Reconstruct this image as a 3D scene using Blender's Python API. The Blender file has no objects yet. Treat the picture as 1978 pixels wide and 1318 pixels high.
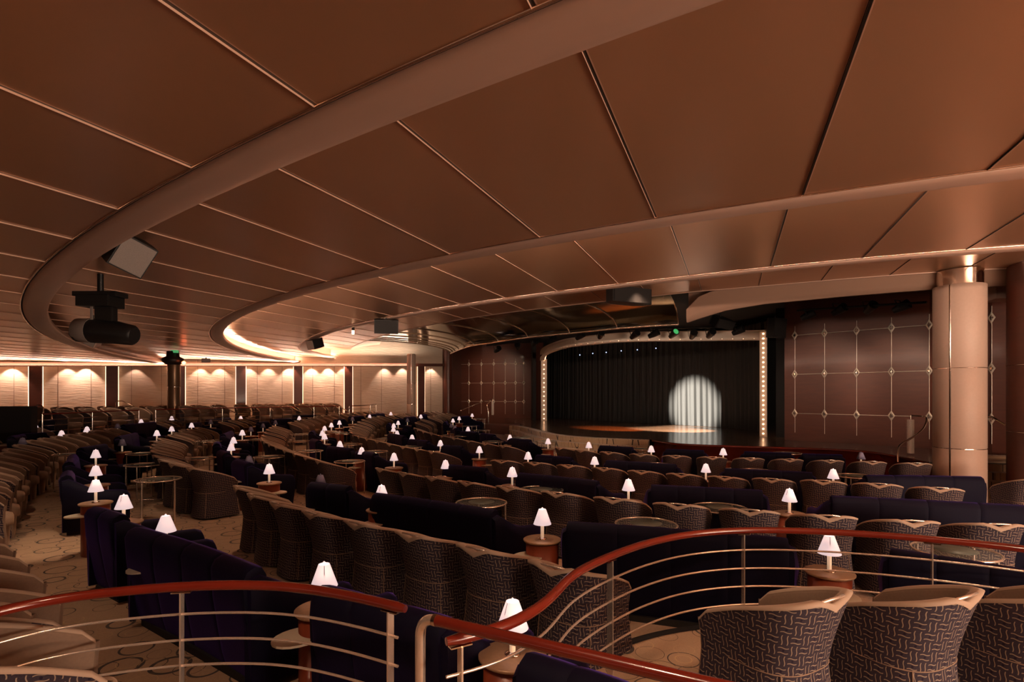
import bpy, bmesh, math, random
from mathutils import Vector, Matrix
from mathutils.geometry import tessellate_polygon
random.seed(7)
PI = math.pi
col = bpy.context.scene.collection
scn = bpy.context.scene

# ------------------------------------------------------------------ camera
F, U0, V0 = 1050.0, 989.0, 762.0        # focal length, centre column and horizon row in the 1978x1318 frame
CZ = 2.25                               # eye height above the main floor
cam_d = bpy.data.cameras.new('camera'); cam = bpy.data.objects.new('camera', cam_d); col.objects.link(cam)
cam.location = (0, 0, CZ); cam.rotation_euler = (PI/2, 0, 0)
cam_d.sensor_width = 36; cam_d.lens = F*36/1978; cam_d.shift_y = (V0-659)/1978
cam_d.clip_start = 0.05; cam_d.clip_end = 200
scn.camera = cam
# ------------------------------------------------------------------ world, exposure
w = bpy.data.worlds.new('world'); scn.world = w; w.use_nodes = True
w.node_tree.nodes['Background'].inputs[0].default_value = (1, .6, .4, 1)
w.node_tree.nodes['Background'].inputs[1].default_value = 0.004
vs = scn.view_settings; vs.view_transform = 'Standard'; vs.look = 'None'; vs.gamma = 1; vs.use_curve_mapping = False
vs.exposure = 0.25

WARM = (1, .62, .40)
def spot(name, loc, target, power, angle=70, blend=.6, size=.08, color=WARM):
    d = bpy.data.lights.new(name, 'SPOT'); d.energy = power; d.spot_size = math.radians(angle); d.spot_blend = blend
    d.shadow_soft_size = size; d.color = color
    o = bpy.data.objects.new(name, d); col.objects.link(o); o.location = loc
    v = Vector(target)-Vector(loc); o.rotation_euler = v.to_track_quat('-Z', 'Y').to_euler()
    return o
def area(name, loc, target, power, sx, sy, color=WARM):
    d = bpy.data.lights.new(name, 'AREA'); d.shape = 'RECTANGLE'; d.size = sx; d.size_y = sy; d.energy = power; d.color = color
    o = bpy.data.objects.new(name, d); col.objects.link(o); o.location = loc
    v = Vector(target)-Vector(loc); o.rotation_euler = v.to_track_quat('-Z', 'Y').to_euler()
    return o
# recessed house downlights over the seating (x, y, ceiling z, power, tilt x, tilt y)
for (x, y, z, p, tx, ty) in [(-4.6,4.4,3.68,45,0,.3),(-1.2,1.2,3.68,150,.9,1.2),(1.8,.6,3.68,230,.4,1.5),(5,0,3.68,200,0,1.5),
                             (-8,8,3.68,80,0,0),(-13,12,3.68,65,0,0),(-4,8,3.95,110,0,0),(0,6,3.95,100,0,.5),(4.6,5.2,3.95,130,.3,.8),
                             (-9,14,3.95,80,0,0),(-3,13,4.25,90,0,0),(2,9.5,4.25,100,0,.5),(7.5,6.8,4.25,150,.3,1.2),(-6,20,4.25,90,0,0),
                             (0,15.2,4.7,80,.5,1),(3.0,12.6,4.7,90,.5,1),(8.8,10.9,4.7,60,.3,1),(-5,27,4.7,90,0,0),(-14,19,3.68,70,0,0)]:
    spot('downlight', (x, y, z-.03), (x+tx, y+ty, 0), p, 105, .9, .12, (1,.64,.42))
for (x, y, px, py, pw, an) in [(-5.2,6.6,-6.3,7.7,220,34),(-3.8,4.6,-4.2,5.6,30,30),(1.4,2.9,1.5,4.0,60,36),(-6.6,10.5,-5.8,10.2,70,34),(-2.0,9.2,-2.9,8.9,70,30)]:
    spot('aisle_downlight', (x, y, 3.6), (px, py, 0), pw, an, .7, .05, (1,.70,.48))
# added unseen area lights behind the camera, aimed up to brighten the ceilings
area('added_uplight', (9.5, -3.6, 1.2), (8, 5, 6.5), 2300, 10, 1.8, (1,.74,.55))
area('added_uplight_left', (-10, -3.6, 1.2), (-9, 4, 6), 30, 10, 1.8, (1,.62,.44))

# ------------------------------------------------------------------ helpers
def P(u, v, z):
    """plan point of pixel (u, v) at height z relative to the eye"""
    D = F*z/(V0-v); return Vector(((u-U0)/F*D, D))
def W3(p, zr): return Vector((p[0], p[1], zr+CZ))

CTRL = [(-3,5,-2.1),(0,5,-2.1),(2,6.5,-2.13),(5,7,-2.15),(3,10,-2.25),(7,10,-2.25),(5,14,-2.25),(0,14,-2.25),(8,12,-2.25),(12,10,-2.25),(12,5,-2.15),
 (-2,12,-2.2),(-5,17,-2.12),(-5,9,-2.1),(-5,25,-1.88),(-8,27,-1.8),(-12,13,-1.93),(-8,10,-2.05),(-14,18,-1.8),(-2,30,-1.9),(3,24,-2.25),
 (-2,22,-2.1),(-18,20,-1.75),(-9,18,-2.0),(-6,6,-2.1),(-3,3,-2.1),(0,0,-2.12),(0,19,-2.2),(-12,8,-2.02),(-20,10,-1.9),(6,2,-2.12)]
def zf(x, y):
    s = t = 0
    for a, b, c in CTRL:
        q = 1/(((x-a)**2+(y-b)**2)+1.2)**2
        s += q*c; t += q
    return s/t
def S(u, v, h, z=None):
    """plan point where pixel (u, v) sees something h above the floor; returns (x, y, floor z rel)"""
    zz = -2.1 if z is None else z
    for i in range(60):
        D = F*(zz+h)/(V0-v); D = min(max(D, .5), 60); X = (u-U0)/F*D
        if z is None: zz = .6*zz+.4*zf(X, D)
        else: break
    return Vector((X, D, zz))

class MB:
    def __init__(s): s.v = []; s.f = []; s.uv = []; s.sm = []
    def quadgrid(s, rows, uvs=None, closed=False, smooth=True):
        n = len(rows[0]); b = len(s.v)
        for r in rows: s.v.extend([tuple(p) for p in r])
        for i in range(len(rows)-1):
            for j in range(n if closed else n-1):
                k = (j+1) % n
                s.f.append((b+i*n+j, b+i*n+k, b+(i+1)*n+k, b+(i+1)*n+j)); s.sm.append(smooth)
                if uvs: s.uv.append((uvs[i][j], uvs[i][k], uvs[i+1][k], uvs[i+1][j]))
                else: s.uv.append(None)
        return s
    def face(s, pts, smooth=False):
        b = len(s.v); s.v.extend([tuple(p) for p in pts]); s.f.append(tuple(range(b, b+len(pts)))); s.uv.append(None); s.sm.append(smooth); return s
    def box(s, c, d, rz=0, M=None):
        x, y, z = d[0]/2, d[1]/2, d[2]/2; b = len(s.v)
        R = Matrix.Rotation(rz, 3, 'Z')
        for q in [(-x,-y,-z),(x,-y,-z),(x,y,-z),(-x,y,-z),(-x,-y,z),(x,-y,z),(x,y,z),(-x,y,z)]:
            p = R@Vector(q)+Vector(c)
            if M: p = M@p
            s.v.append(tuple(p))
        for q in [(0,3,2,1),(4,5,6,7),(0,1,5,4),(1,2,6,5),(2,3,7,6),(3,0,4,7)]:
            s.f.append(tuple(b+i for i in q)); s.uv.append(None); s.sm.append(False)
        return s
    def tube(s, pts, r, n=8, caps=True):
        pts = [Vector(p) for p in pts]; rows = []; up0 = None
        for i, p in enumerate(pts):
            t = (pts[min(i+1, len(pts)-1)]-pts[max(i-1, 0)]).normalized()
            if up0 is None: up0 = Vector((0,0,1)) if abs(t.z) < .9 else Vector((1,0,0))
            a = t.cross(up0)
            if a.length < 1e-4: a = t.cross(Vector((0,1,0)))
            a.normalize(); b = a.cross(t).normalized(); up0 = b
            rr = r[i] if isinstance(r, (list, tuple)) else r
            rows.append([p+a*math.cos(2*PI*k/n)*rr+b*math.sin(2*PI*k/n)*rr for k in range(n)])
        s.quadgrid(rows, closed=True)
        if caps: s.face(rows[0][::-1]); s.face(rows[-1])
        return s
    def lathe(s, prof, c=(0,0,0), n=24, smooth=True):
        rows = [[(c[0]+r*math.cos(2*PI*k/n), c[1]+r*math.sin(2*PI*k/n), c[2]+z) for k in range(n)] for r, z in prof]
        s.quadgrid(rows, closed=True, smooth=smooth)
        if prof[0][0] > 1e-4: s.face(rows[0][::-1])
        if prof[-1][0] > 1e-4: s.face(rows[-1])
        return s
    def poly(s, pts, z, flip=False):
        """filled plan polygon (may be concave) at world height z"""
        vs = [Vector((p[0], p[1], 0)) for p in pts]; b = len(s.v)
        s.v.extend([(p[0], p[1], z) for p in pts])
        for t in tessellate_polygon([vs]):
            t = tuple(t); a, q, c = (vs[i] for i in t)
            n = (q-a).cross(c-a).z
            if (n < 0) != flip: t = t[::-1]
            s.f.append(tuple(b+i for i in t)); s.uv.append(None); s.sm.append(False)
        return s
    def mesh(s, name, m=None, bevel=0):
        me = bpy.data.meshes.new(name); me.from_pydata(s.v, [], s.f)
        me.polygons.foreach_set('use_smooth', s.sm)
        if any(u for u in s.uv):
            L = me.uv_layers.new(name='UVMap')
            k = 0
            for f, u in zip(s.f, s.uv):
                for i in range(len(f)):
                    if u: L.data[k].uv = u[i]
                    k += 1
        if m: me.materials.append(m)
        if bevel:
            bm = bmesh.new(); bm.from_mesh(me)
            bmesh.ops.remove_doubles(bm, verts=bm.verts, dist=1e-5)
            bmesh.ops.bevel(bm, geom=[e for e in bm.edges], offset=bevel, segments=2, profile=.6, affect='EDGES')
            bm.to_mesh(me); bm.free()
        me.update(); return me
    def obj(s, name, m=None, parent=None, kind=None, bevel=0):
        return link(name, s.mesh(name, m, bevel), parent, kind)
def link(name, me, parent=None, kind=None):
    o = bpy.data.objects.new(name, me); col.objects.link(o)
    if parent: o.parent = parent
    if kind: o['kind'] = kind
    return o
def tag(o, label, cat, group=None, kind=None):
    o['label'] = label; o['category'] = cat
    if group: o['group'] = group
    if kind: o['kind'] = kind
    return o
def empty(name, loc, rz=0):
    o = bpy.data.objects.new(name, None); col.objects.link(o); o.location = loc; o.rotation_euler = (0,0,rz); o.empty_display_size = .1
    return o
def children(o): return [c for c in o.children]
def dup(src, loc, rz):
    r = src.copy(); col.objects.link(r); r.location = loc; r.rotation_euler = (0,0,rz)
    for ch in children(src):
        c = ch.copy(); col.objects.link(c); c.parent = r
        for g in children(ch):
            d = g.copy(); col.objects.link(d); d.parent = c
    return r

# ------------------------------------------------------------------ materials
def newmat(name):
    m = bpy.data.materials.new(name); m.use_nodes = True
    return m, m.node_tree, m.node_tree.nodes['Principled BSDF']
def simple(name, c, rough=.5, metal=0, emit=None, es=0, sheen=0, stint=None, coat=0, noise=0, nscale=30, bump=0, spec=.5):
    m, nt, b = newmat(name)
    b.inputs['Base Color'].default_value = (*c, 1); b.inputs['Roughness'].default_value = rough; b.inputs['Metallic'].default_value = metal
    b.inputs['Specular IOR Level'].default_value = spec
    if emit: b.inputs['Emission Color'].default_value = (*emit, 1); b.inputs['Emission Strength'].default_value = es
    if sheen: b.inputs['Sheen Weight'].default_value = sheen; b.inputs['Sheen Roughness'].default_value = .35; b.inputs['Sheen Tint'].default_value = (*(stint or c), 1)
    if coat: b.inputs['Coat Weight'].default_value = coat; b.inputs['Coat Roughness'].default_value = .08
    if noise or bump:
        tc = nt.nodes.new('ShaderNodeTexCoord'); n = nt.nodes.new('ShaderNodeTexNoise'); n.inputs['Scale'].default_value = nscale; n.inputs['Detail'].default_value = 4
        nt.links.new(tc.outputs['Object'], n.inputs['Vector'])
        if noise:
            mx = nt.nodes.new('ShaderNodeMixRGB'); mx.inputs[1].default_value = (*[x*(1-noise) for x in c], 1); mx.inputs[2].default_value = (*[min(1, x*(1+noise)) for x in c], 1)
            nt.links.new(n.outputs['Fac'], mx.inputs[0]); nt.links.new(mx.outputs[0], b.inputs['Base Color'])
        if bump:
            bp = nt.nodes.new('ShaderNodeBump'); bp.inputs['Strength'].default_value = bump; bp.inputs['Distance'].default_value = .01
            nt.links.new(n.outputs['Fac'], bp.inputs['Height']); nt.links.new(bp.outputs[0], b.inputs['Normal'])
    return m
def N(nt, t, **k):
    n = nt.nodes.new(t)
    for a, b in k.items(): setattr(n, a, b)
    return n
def math_(nt, op, a, b=None, c=None, clamp=False):
    n = nt.nodes.new('ShaderNodeMath'); n.operation = op; n.use_clamp = clamp
    for i, x in enumerate((a, b, c)):
        if x is None: continue
        if isinstance(x, (int, float)): n.inputs[i].default_value = x
        else: nt.links.new(x, n.inputs[i])
    return n.outputs[0]

def mat_ceiling():
    m, nt, b = newmat('ceiling_panels')
    tc = N(nt, 'ShaderNodeTexCoord'); sp = N(nt, 'ShaderNodeSeparateXYZ'); nt.links.new(tc.outputs['Object'], sp.inputs[0])
    d = math_(nt, 'ADD', math_(nt, 'MULTIPLY', sp.outputs[0], .927), math_(nt, 'MULTIPLY', sp.outputs[1], -.376))
    q = math_(nt, 'ADD', math_(nt, 'DIVIDE', math_(nt, 'ADD', d, .69), 1.2536), 100.5)
    fr = math_(nt, 'SUBTRACT', math_(nt, 'FRACT', q), .5)            # 0 on a seam
    dist = math_(nt, 'MULTIPLY', fr, 1.2536)
    groove = math_(nt, 'LESS_THAN', math_(nt, 'ABSOLUTE', dist), .009)
    edge = math_(nt, 'LESS_THAN', math_(nt, 'ABSOLUTE', math_(nt, 'SUBTRACT', dist, .013)), .0035)  # lighter lines painting the highlight along the groove edges
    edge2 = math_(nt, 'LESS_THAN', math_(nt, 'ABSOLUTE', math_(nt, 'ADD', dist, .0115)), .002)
    n = N(nt, 'ShaderNodeTexNoise'); n.inputs['Scale'].default_value = .35; n.inputs['Detail'].default_value = 2; nt.links.new(tc.outputs['Object'], n.inputs['Vector'])
    base = N(nt, 'ShaderNodeMixRGB'); base.inputs[1].default_value = (.50,.265,.155,1); base.inputs[2].default_value = (.58,.32,.19,1); nt.links.new(n.outputs['Fac'], base.inputs[0])
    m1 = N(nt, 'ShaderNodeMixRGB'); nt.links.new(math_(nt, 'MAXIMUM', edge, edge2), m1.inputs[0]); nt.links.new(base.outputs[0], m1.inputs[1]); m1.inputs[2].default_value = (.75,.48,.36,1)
    m2 = N(nt, 'ShaderNodeMixRGB'); nt.links.new(groove, m2.inputs[0]); nt.links.new(m1.outputs[0], m2.inputs[1]); m2.inputs[2].default_value = (.006,.003,.002,1)
    nt.links.new(m2.outputs[0], b.inputs['Base Color'])
    nt.links.new(math_(nt, 'MULTIPLY', math_(nt, 'SUBTRACT', 1, groove), .62), b.inputs['Metallic'])
    b.inputs['Roughness'].default_value = .29
    fn = N(nt, 'ShaderNodeTexNoise'); fn.inputs['Scale'].default_value = 260; nt.links.new(tc.outputs['Object'], fn.inputs['Vector'])
    bp = N(nt, 'ShaderNodeBump'); bp.inputs['Strength'].default_value = .12; bp.inputs['Distance'].default_value = .002
    nt.links.new(fn.outputs['Fac'], bp.inputs['Height']); nt.links.new(bp.outputs[0], b.inputs['Normal'])
    return m
def mat_carpet():
    m, nt, b = newmat('carpet_rings')
    tc = N(nt, 'ShaderNodeTexCoord')
    base = N(nt, 'ShaderNodeTexNoise'); base.inputs['Scale'].default_value = 90; base.inputs['Detail'].default_value = 3; nt.links.new(tc.outputs['Object'], base.inputs['Vector'])
    cur = N(nt, 'ShaderNodeMixRGB'); cur.inputs[1].default_value = (.30,.185,.112,1); cur.inputs[2].default_value = (.47,.31,.195,1); nt.links.new(base.outputs['Fac'], cur.inputs[0])
    out = cur.outputs[0]
    for scale, off, c, r0, r1, wd, th in [(2.5, (0,0,0), (.012,.008,.010), .24, .38, .028, .12), (3.4, (7.3,2.1,0), (.055,.032,.02), .25, .42, .012, .25), (3.9, (3.1,9.7,0), (.50,.33,.17), .22, .4, .011, .6)]:
        mp = N(nt, 'ShaderNodeMapping'); mp.inputs['Location'].default_value = off; nt.links.new(tc.outputs['Object'], mp.inputs[0])
        sx = N(nt, 'ShaderNodeSeparateXYZ'); nt.links.new(mp.outputs[0], sx.inputs[0]); cx = N(nt, 'ShaderNodeCombineXYZ'); nt.links.new(sx.outputs[0], cx.inputs[0]); nt.links.new(sx.outputs[1], cx.inputs[1])
        v = N(nt, 'ShaderNodeTexVoronoi', voronoi_dimensions='2D'); v.inputs['Scale'].default_value = scale; v.inputs['Randomness'].default_value = .55; nt.links.new(cx.outputs[0], v.inputs['Vector'])
        cs = N(nt, 'ShaderNodeSeparateColor'); nt.links.new(v.outputs['Color'], cs.inputs[0])
        rad = math_(nt, 'ADD', r0, math_(nt, 'MULTIPLY', cs.outputs[0], r1-r0))
        wdt = math_(nt, 'MULTIPLY', math_(nt, 'ADD', cs.outputs[1], .35), wd)
        ring = math_(nt, 'LESS_THAN', math_(nt, 'ABSOLUTE', math_(nt, 'SUBTRACT', v.outputs['Distance'], rad)), wdt)
        ring = math_(nt, 'MULTIPLY', ring, math_(nt, 'GREATER_THAN', cs.outputs[2], th))
        mx = N(nt, 'ShaderNodeMixRGB'); nt.links.new(math_(nt, 'MULTIPLY', ring, .93), mx.inputs[0]); nt.links.new(out, mx.inputs[1]); mx.inputs[2].default_value = (*c, 1); out = mx.outputs[0]
    nt.links.new(out, b.inputs['Base Color']); b.inputs['Roughness'].default_value = .95; b.inputs['Specular IOR Level'].default_value = .1
    b.inputs['Sheen Weight'].default_value = .25
    bp = N(nt, 'ShaderNodeBump'); bp.inputs['Strength'].default_value = .5; bp.inputs['Distance'].default_value = .004
    nt.links.new(base.outputs['Fac'], bp.inputs['Height']); nt.links.new(bp.outputs[0], b.inputs['Normal'])
    return m
def mat_weave():
    """basket weave of wavy tan lines on dark plum cloth, in the mesh's own metric UVs"""
    m, nt, b = newmat('woven_wave_cloth')
    tc = N(nt, 'ShaderNodeTexCoord'); sp = N(nt, 'ShaderNodeSeparateXYZ'); nt.links.new(tc.outputs['UV'], sp.inputs[0])
    cell = .062
    x = math_(nt, 'DIVIDE', sp.outputs[0], cell); y = math_(nt, 'DIVIDE', sp.outputs[1], cell)
    fx = math_(nt, 'SUBTRACT', math_(nt, 'FRACT', x), .5); fy = math_(nt, 'SUBTRACT', math_(nt, 'FRACT', y), .5)
    par = math_(nt, 'MODULO', math_(nt, 'ADD', math_(nt, 'FLOOR', x), math_(nt, 'FLOOR', y)), 2)
    par = math_(nt, 'GREATER_THAN', math_(nt, 'ABSOLUTE', par), .5)
    def lines(a, t):
        s = math_(nt, 'MULTIPLY', math_(nt, 'SINE', math_(nt, 'MULTIPLY', t, 2*PI)), .055)
        d = math_(nt, 'ABSOLUTE', math_(nt, 'SUBTRACT', math_(nt, 'ABSOLUTE', math_(nt, 'ADD', a, s)), .24))
        inside = math_(nt, 'LESS_THAN', math_(nt, 'ABSOLUTE', t), .47)
        return math_(nt, 'MULTIPLY', math_(nt, 'LESS_THAN', d, .042), inside)
    lv = lines(fx, fy); lh = lines(fy, fx)
    ln = math_(nt, 'ADD', math_(nt, 'MULTIPLY', lv, par), math_(nt, 'MULTIPLY', lh, math_(nt, 'SUBTRACT', 1, par)))
    r2 = math_(nt, 'SQRT', math_(nt, 'ADD', math_(nt, 'MULTIPLY', fx, fx), math_(nt, 'MULTIPLY', fy, fy)))
    dot = math_(nt, 'MULTIPLY', math_(nt, 'LESS_THAN', r2, .11), math_(nt, 'SUBTRACT', 1, par))
    n = N(nt, 'ShaderNodeTexNoise'); n.inputs['Scale'].default_value = 160; nt.links.new(tc.outputs['UV'], n.inputs['Vector'])
    base = N(nt, 'ShaderNodeMixRGB'); base.inputs[1].default_value = (.018,.013,.021,1); base.inputs[2].default_value = (.052,.038,.052,1); nt.links.new(n.outputs['Fac'], base.inputs[0])
    m1 = N(nt, 'ShaderNodeMixRGB'); nt.links.new(dot, m1.inputs[0]); nt.links.new(base.outputs[0], m1.inputs[1]); m1.inputs[2].default_value = (.015,.008,.02,1)
    m2 = N(nt, 'ShaderNodeMixRGB'); nt.links.new(ln, m2.inputs[0]); nt.links.new(m1.outputs[0], m2.inputs[1]); m2.inputs[2].default_value = (.27,.20,.15,1)
    nt.links.new(m2.outputs[0], b.inputs['Base Color']); b.inputs['Roughness'].default_value = .85; b.inputs['Specular IOR Level'].default_value = .2
    return m
def mat_wood(name, a, c, rough=.25, coat=.4, scale=(2,2,14)):
    m, nt, b = newmat(name)
    tc = N(nt, 'ShaderNodeTexCoord'); mp = N(nt, 'ShaderNodeMapping'); mp.inputs['Scale'].default_value = scale; nt.links.new(tc.outputs['Object'], mp.inputs[0])
    n = N(nt, 'ShaderNodeTexNoise'); n.inputs['Scale'].default_value = 3; n.inputs['Detail'].default_value = 6; n.inputs['Distortion'].default_value = .6; nt.links.new(mp.outputs[0], n.inputs['Vector'])
    mx = N(nt, 'ShaderNodeMixRGB'); mx.inputs[1].default_value = (*a, 1); mx.inputs[2].default_value = (*c, 1); nt.links.new(n.outputs['Fac'], mx.inputs[0]); nt.links.new(mx.outputs[0], b.inputs['Base Color'])
    b.inputs['Roughness'].default_value = rough; b.inputs['Coat Weight'].default_value = coat; b.inputs['Coat Roughness'].default_value = .1
    return m
def mat_wallcloth():
    m, nt, b = newmat('cream_wall_cloth')
    tc = N(nt, 'ShaderNodeTexCoord'); mp = N(nt, 'ShaderNodeMapping'); mp.inputs['Rotation'].default_value = (0, .5, .6); mp.inputs['Scale'].default_value = (1, 1, 9); nt.links.new(tc.outputs['Object'], mp.inputs[0])
    n = N(nt, 'ShaderNodeTexNoise'); n.inputs['Scale'].default_value = 2.2; n.inputs['Detail'].default_value = 5; nt.links.new(mp.outputs[0], n.inputs['Vector'])
    mx = N(nt, 'ShaderNodeMixRGB'); mx.inputs[1].default_value = (.50,.38,.28,1); mx.inputs[2].default_value = (.68,.54,.42,1); nt.links.new(n.outputs['Fac'], mx.inputs[0]); nt.links.new(mx.outputs[0], b.inputs['Base Color'])
    b.inputs['Roughness'].default_value = .9
    bp = N(nt, 'ShaderNodeBump'); bp.inputs['Strength'].default_value = .6; bp.inputs['Distance'].default_value = .03
    nt.links.new(n.outputs['Fac'], bp.inputs['Height']); nt.links.new(bp.outputs[0], b.inputs['Normal'])
    return m
M = {}
M['ceil'] = mat_ceiling(); M['carpet'] = mat_carpet(); M['weave'] = mat_weave(); M['cloth'] = mat_wallcloth()
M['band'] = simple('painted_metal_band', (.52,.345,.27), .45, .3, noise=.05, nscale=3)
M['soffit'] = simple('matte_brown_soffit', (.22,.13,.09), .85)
M['cove'] = simple('cove_paint', (.62,.47,.36), .7)
M['trimmetal'] = simple('bronze_edge_trim', (.8,.6,.48), .25, 1)
M['tan'] = simple('tan_velvet', (.25,.16,.108), .75, sheen=.5, stint=(.7,.45,.3), noise=.12, nscale=60, bump=.1)
M['roll'] = simple('tan_piping_lit', (.35,.245,.18), .7, sheen=.4, stint=(.7,.55,.45))  # lighter tan, painting the chair rim as lit
M['lining'] = simple('tan_velvet_shaded', (.17,.105,.07), .8, sheen=.3, stint=(.6,.4,.3), noise=.15, nscale=60)  # same tan velvet darkened, painting the shade inside the chair
M['velvet'] = simple('purple_velvet', (.0025,.0018,.011), .75, sheen=.24, stint=(.27,.12,.85), noise=.25, nscale=50, bump=.08, spec=.15)
M['chrome'] = simple('polished_chrome', (.8,.68,.58), .13, 1)
M['steel'] = simple('satin_steel', (.88,.74,.63), .22, .78)
M['darkmetal'] = simple('black_metal', (.012,.011,.011), .45, .3)
M['black'] = simple('black_paint', (.008,.006,.006), .8)
M['grille'] = simple('grey_speaker_grille', (.22,.18,.16), .6, noise=.3, nscale=200)
M['rail'] = mat_wood('mahogany_rail', (.11,.009,.005), (.20,.021,.009), .22, .6, (1,1,1))
M['wood'] = mat_wood('mahogany_panel', (.06,.014,.007), (.11,.027,.012), .45, .08, (.6,.6,5))
M['drum'] = mat_wood('mahogany_drum', (.16,.028,.012), (.27,.055,.022), .35, .3, (8,8,1.5))
M['stagefloor'] = mat_wood('dark_stage_floor', (.13,.065,.038), (.19,.105,.062), .22, .3, (1,8,1))
M['tabletop'] = simple('bronze_table_top', (.36,.22,.13), .4, .35, noise=.2, nscale=40)
M['leaf'] = simple('pale_frosted_leaf', (.55,.47,.36), .35)
M['frost'] = simple('frosted_glass_disc', (.085,.095,.08), .45)
M['shade'] = simple('lit_lamp_shade', (.85,.78,.78), .7, emit=(1,.74,.74), es=.62)
M['shade_off'] = simple('unlit_lamp_shade', (.24,.22,.34), .8)
M['stem'] = simple('clear_lamp_stem', (.85,.68,.5), .2, emit=(1,.7,.45), es=.22)
M['bulb'] = simple('warm_bulb', (1,.8,.6), .4, emit=(1,.55,.30), es=4.5)
M['bulbdim'] = simple('dim_red_bulb', (1,.5,.3), .4, emit=(1,.25,.10), es=2.5)
M['strip'] = simple('cove_light_strip', (1,.8,.6), .5, emit=(1,.76,.58), es=85)
M['stripdim'] = simple('dim_cove_light_strip', (1,.8,.6), .5, emit=(1,.68,.50), es=45)
M['stripwall'] = simple('valance_light_strip', (1,.8,.6), .5, emit=(1,.80,.63), es=120)
M['stripmid'] = simple('soft_cove_light_strip', (1,.8,.6), .5, emit=(1,.72,.54), es=105)
M['stripmid2'] = simple('faint_cove_light_strip', (1,.8,.6), .5, emit=(1,.70,.52), es=5)
M['ropes'] = simple('rope_light', (1,.8,.6), .5, emit=(1,.58,.34), es=3.2)
M['white'] = simple('white_lacquer', (.7,.58,.48), .5)
M['curtain'] = simple('grey_stage_curtain', (.014,.013,.012), .8, noise=.15, nscale=20)
M['mirror'] = simple('smoked_mirror', (.34,.35,.29), .12, 1)
M['silver'] = simple('brushed_silver', (.75,.66,.55), .38, .55)
M['blue'] = simple('blue_led', (.2,.3,1), .4, emit=(.3,.45,1), es=4)
M['red'] = simple('red_signal', (1,.2,.1), .4, emit=(1,.16,.05), es=14)
M['green'] = simple('green_signal', (.1,.6,.2), .4, emit=(.15,.8,.3), es=.25)
def mat_glass():
    m, nt, b = newmat('clear_table_glass')
    b.inputs['Base Color'].default_value = (.3,.33,.3,1); b.inputs['Roughness'].default_value = .04; b.inputs['Alpha'].default_value = .12
    return m
M['glass'] = mat_glass()

# ------------------------------------------------------------------ the room: curves
hA, hB, hC, hD = 1.456, 1.725, 2.05, 2.51
def catmull(pts, k=6):
    out = []
    for i in range(len(pts)-1):
        p0 = Vector(pts[max(i-1, 0)]); p1 = Vector(pts[i]); p2 = Vector(pts[i+1]); p3 = Vector(pts[min(i+2, len(pts)-1)])
        for j in range(k):
            t = j/k
            out.append(.5*((2*p1)+(p2-p0)*t+(2*p0-5*p1+4*p2-p3)*t*t+(3*p1-p0-3*p2+p3)*t**3))
    out.append(Vector(pts[-1])); return out
def resample(pts, step=None, n=None):
    pts = [Vector(p) for p in pts]; L = [0]
    for a, b in zip(pts, pts[1:]): L.append(L[-1]+(b-a).length)
    if n is None: n = max(2, int(L[-1]/step)+1)
    out = []; j = 0
    for i in range(n):
        d = L[-1]*i/(n-1)
        while j < len(L)-2 and L[j+1] < d: j += 1
        t = (d-L[j])/max(1e-9, L[j+1]-L[j]); out.append(pts[j].lerp(pts[j+1], min(1, max(0, t))))
    return out
def smooth(pts, k=3):
    pts = [p.copy() for p in pts]
    for _ in range(k):
        q = [p.copy() for p in pts]
        for i in range(1, len(pts)-1): q[i] = (pts[i-1]+2*pts[i]+pts[i+1])/4
        pts = q
    return pts
def offset(pts, d):
    """offset to the stage side (right of travel is the outside for right-to-left travel)"""
    out = []
    for i, p in enumerate(pts):
        t = (pts[min(i+1, len(pts)-1)]-pts[max(i-1, 0)]).normalized()
        out.append(p+Vector((t.y, -t.x))*d)     # right-hand side of travel
    return out
WA, WB = Vector((-21.7, 23.0)), Vector((-4.34, 34.0))
WD = (WB-WA).normalized(); WN = Vector((WD.y, -WD.x))         # into the room
def wall_at(u, off=0):
    k = (u-U0)/F; a = WA+WN*off
    t = (k*a.y-a.x)/(WD.x-k*WD.y); return a+WD*t
def side(p): return (Vector(p)-WA).dot(WN)
def clip_wall(pts):
    out = []
    for a, b in zip(pts, pts[1:]):
        if side(a) > -.2: out.append(a)
        else: break
    return out
def circ(cx, cy, R, x0):
    out = []; a0 = math.asin((x0-cx)/R); n = 150
    for i in range(n): 
        a = a0-(a0+PI*.62)*i/n
        out.append(Vector((cx+R*math.sin(a), cy-R*math.cos(a))))
    return out
b1 = clip_wall(circ(20.4, 34.4, 38.2, 16))
b2 = clip_wall(circ(14.18, 27.9, 25.96, 16))
p3 = [P(u, v, hC) for u, v in [(1978,473.4),(1854.6,482),(1658.7,498.7),(1483,515.6),(1328.6,532.8),(1193,548.5),(1074.6,562.6),(971,576),(887.5,588.5),(814,600),(755,611),(706.7,620),(667.5,629),(633.4,637.8),(600.6,650.4),(583,661),(576,668)]]
b3 = [Vector((16, 5.6)), Vector((11.5, 6.3))]+p3
b3 += [P(577,674,hC), P(588,681,hC), P(615,688,hC), P(660,694,hC)]
b3 = clip_wall(smooth(resample(catmull(b3), n=130), 14)+[Vector((-13, 44))])
p4 = [P(u, v, hD) for u, v in [(1978,516),(1859.7,522),(1722,530.8),(1589,541.6),(1478,551.7),(1351,561.5),(1265,571),(1076,591.7),(1000,601),(942,608.7),(888.7,616.8),(787.6,636.5),(737,649),(701.7,660.5),(684,668),(677,674)]]
b4 = [Vector((16, 9.7)), Vector((13, 10.2))]+p4+[P(679,679,hD), P(692,684.5,hD)]
b4 = clip_wall(smooth(resample(catmull(b4), n=130), 10)+[Vector((-11, 46))])

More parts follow.
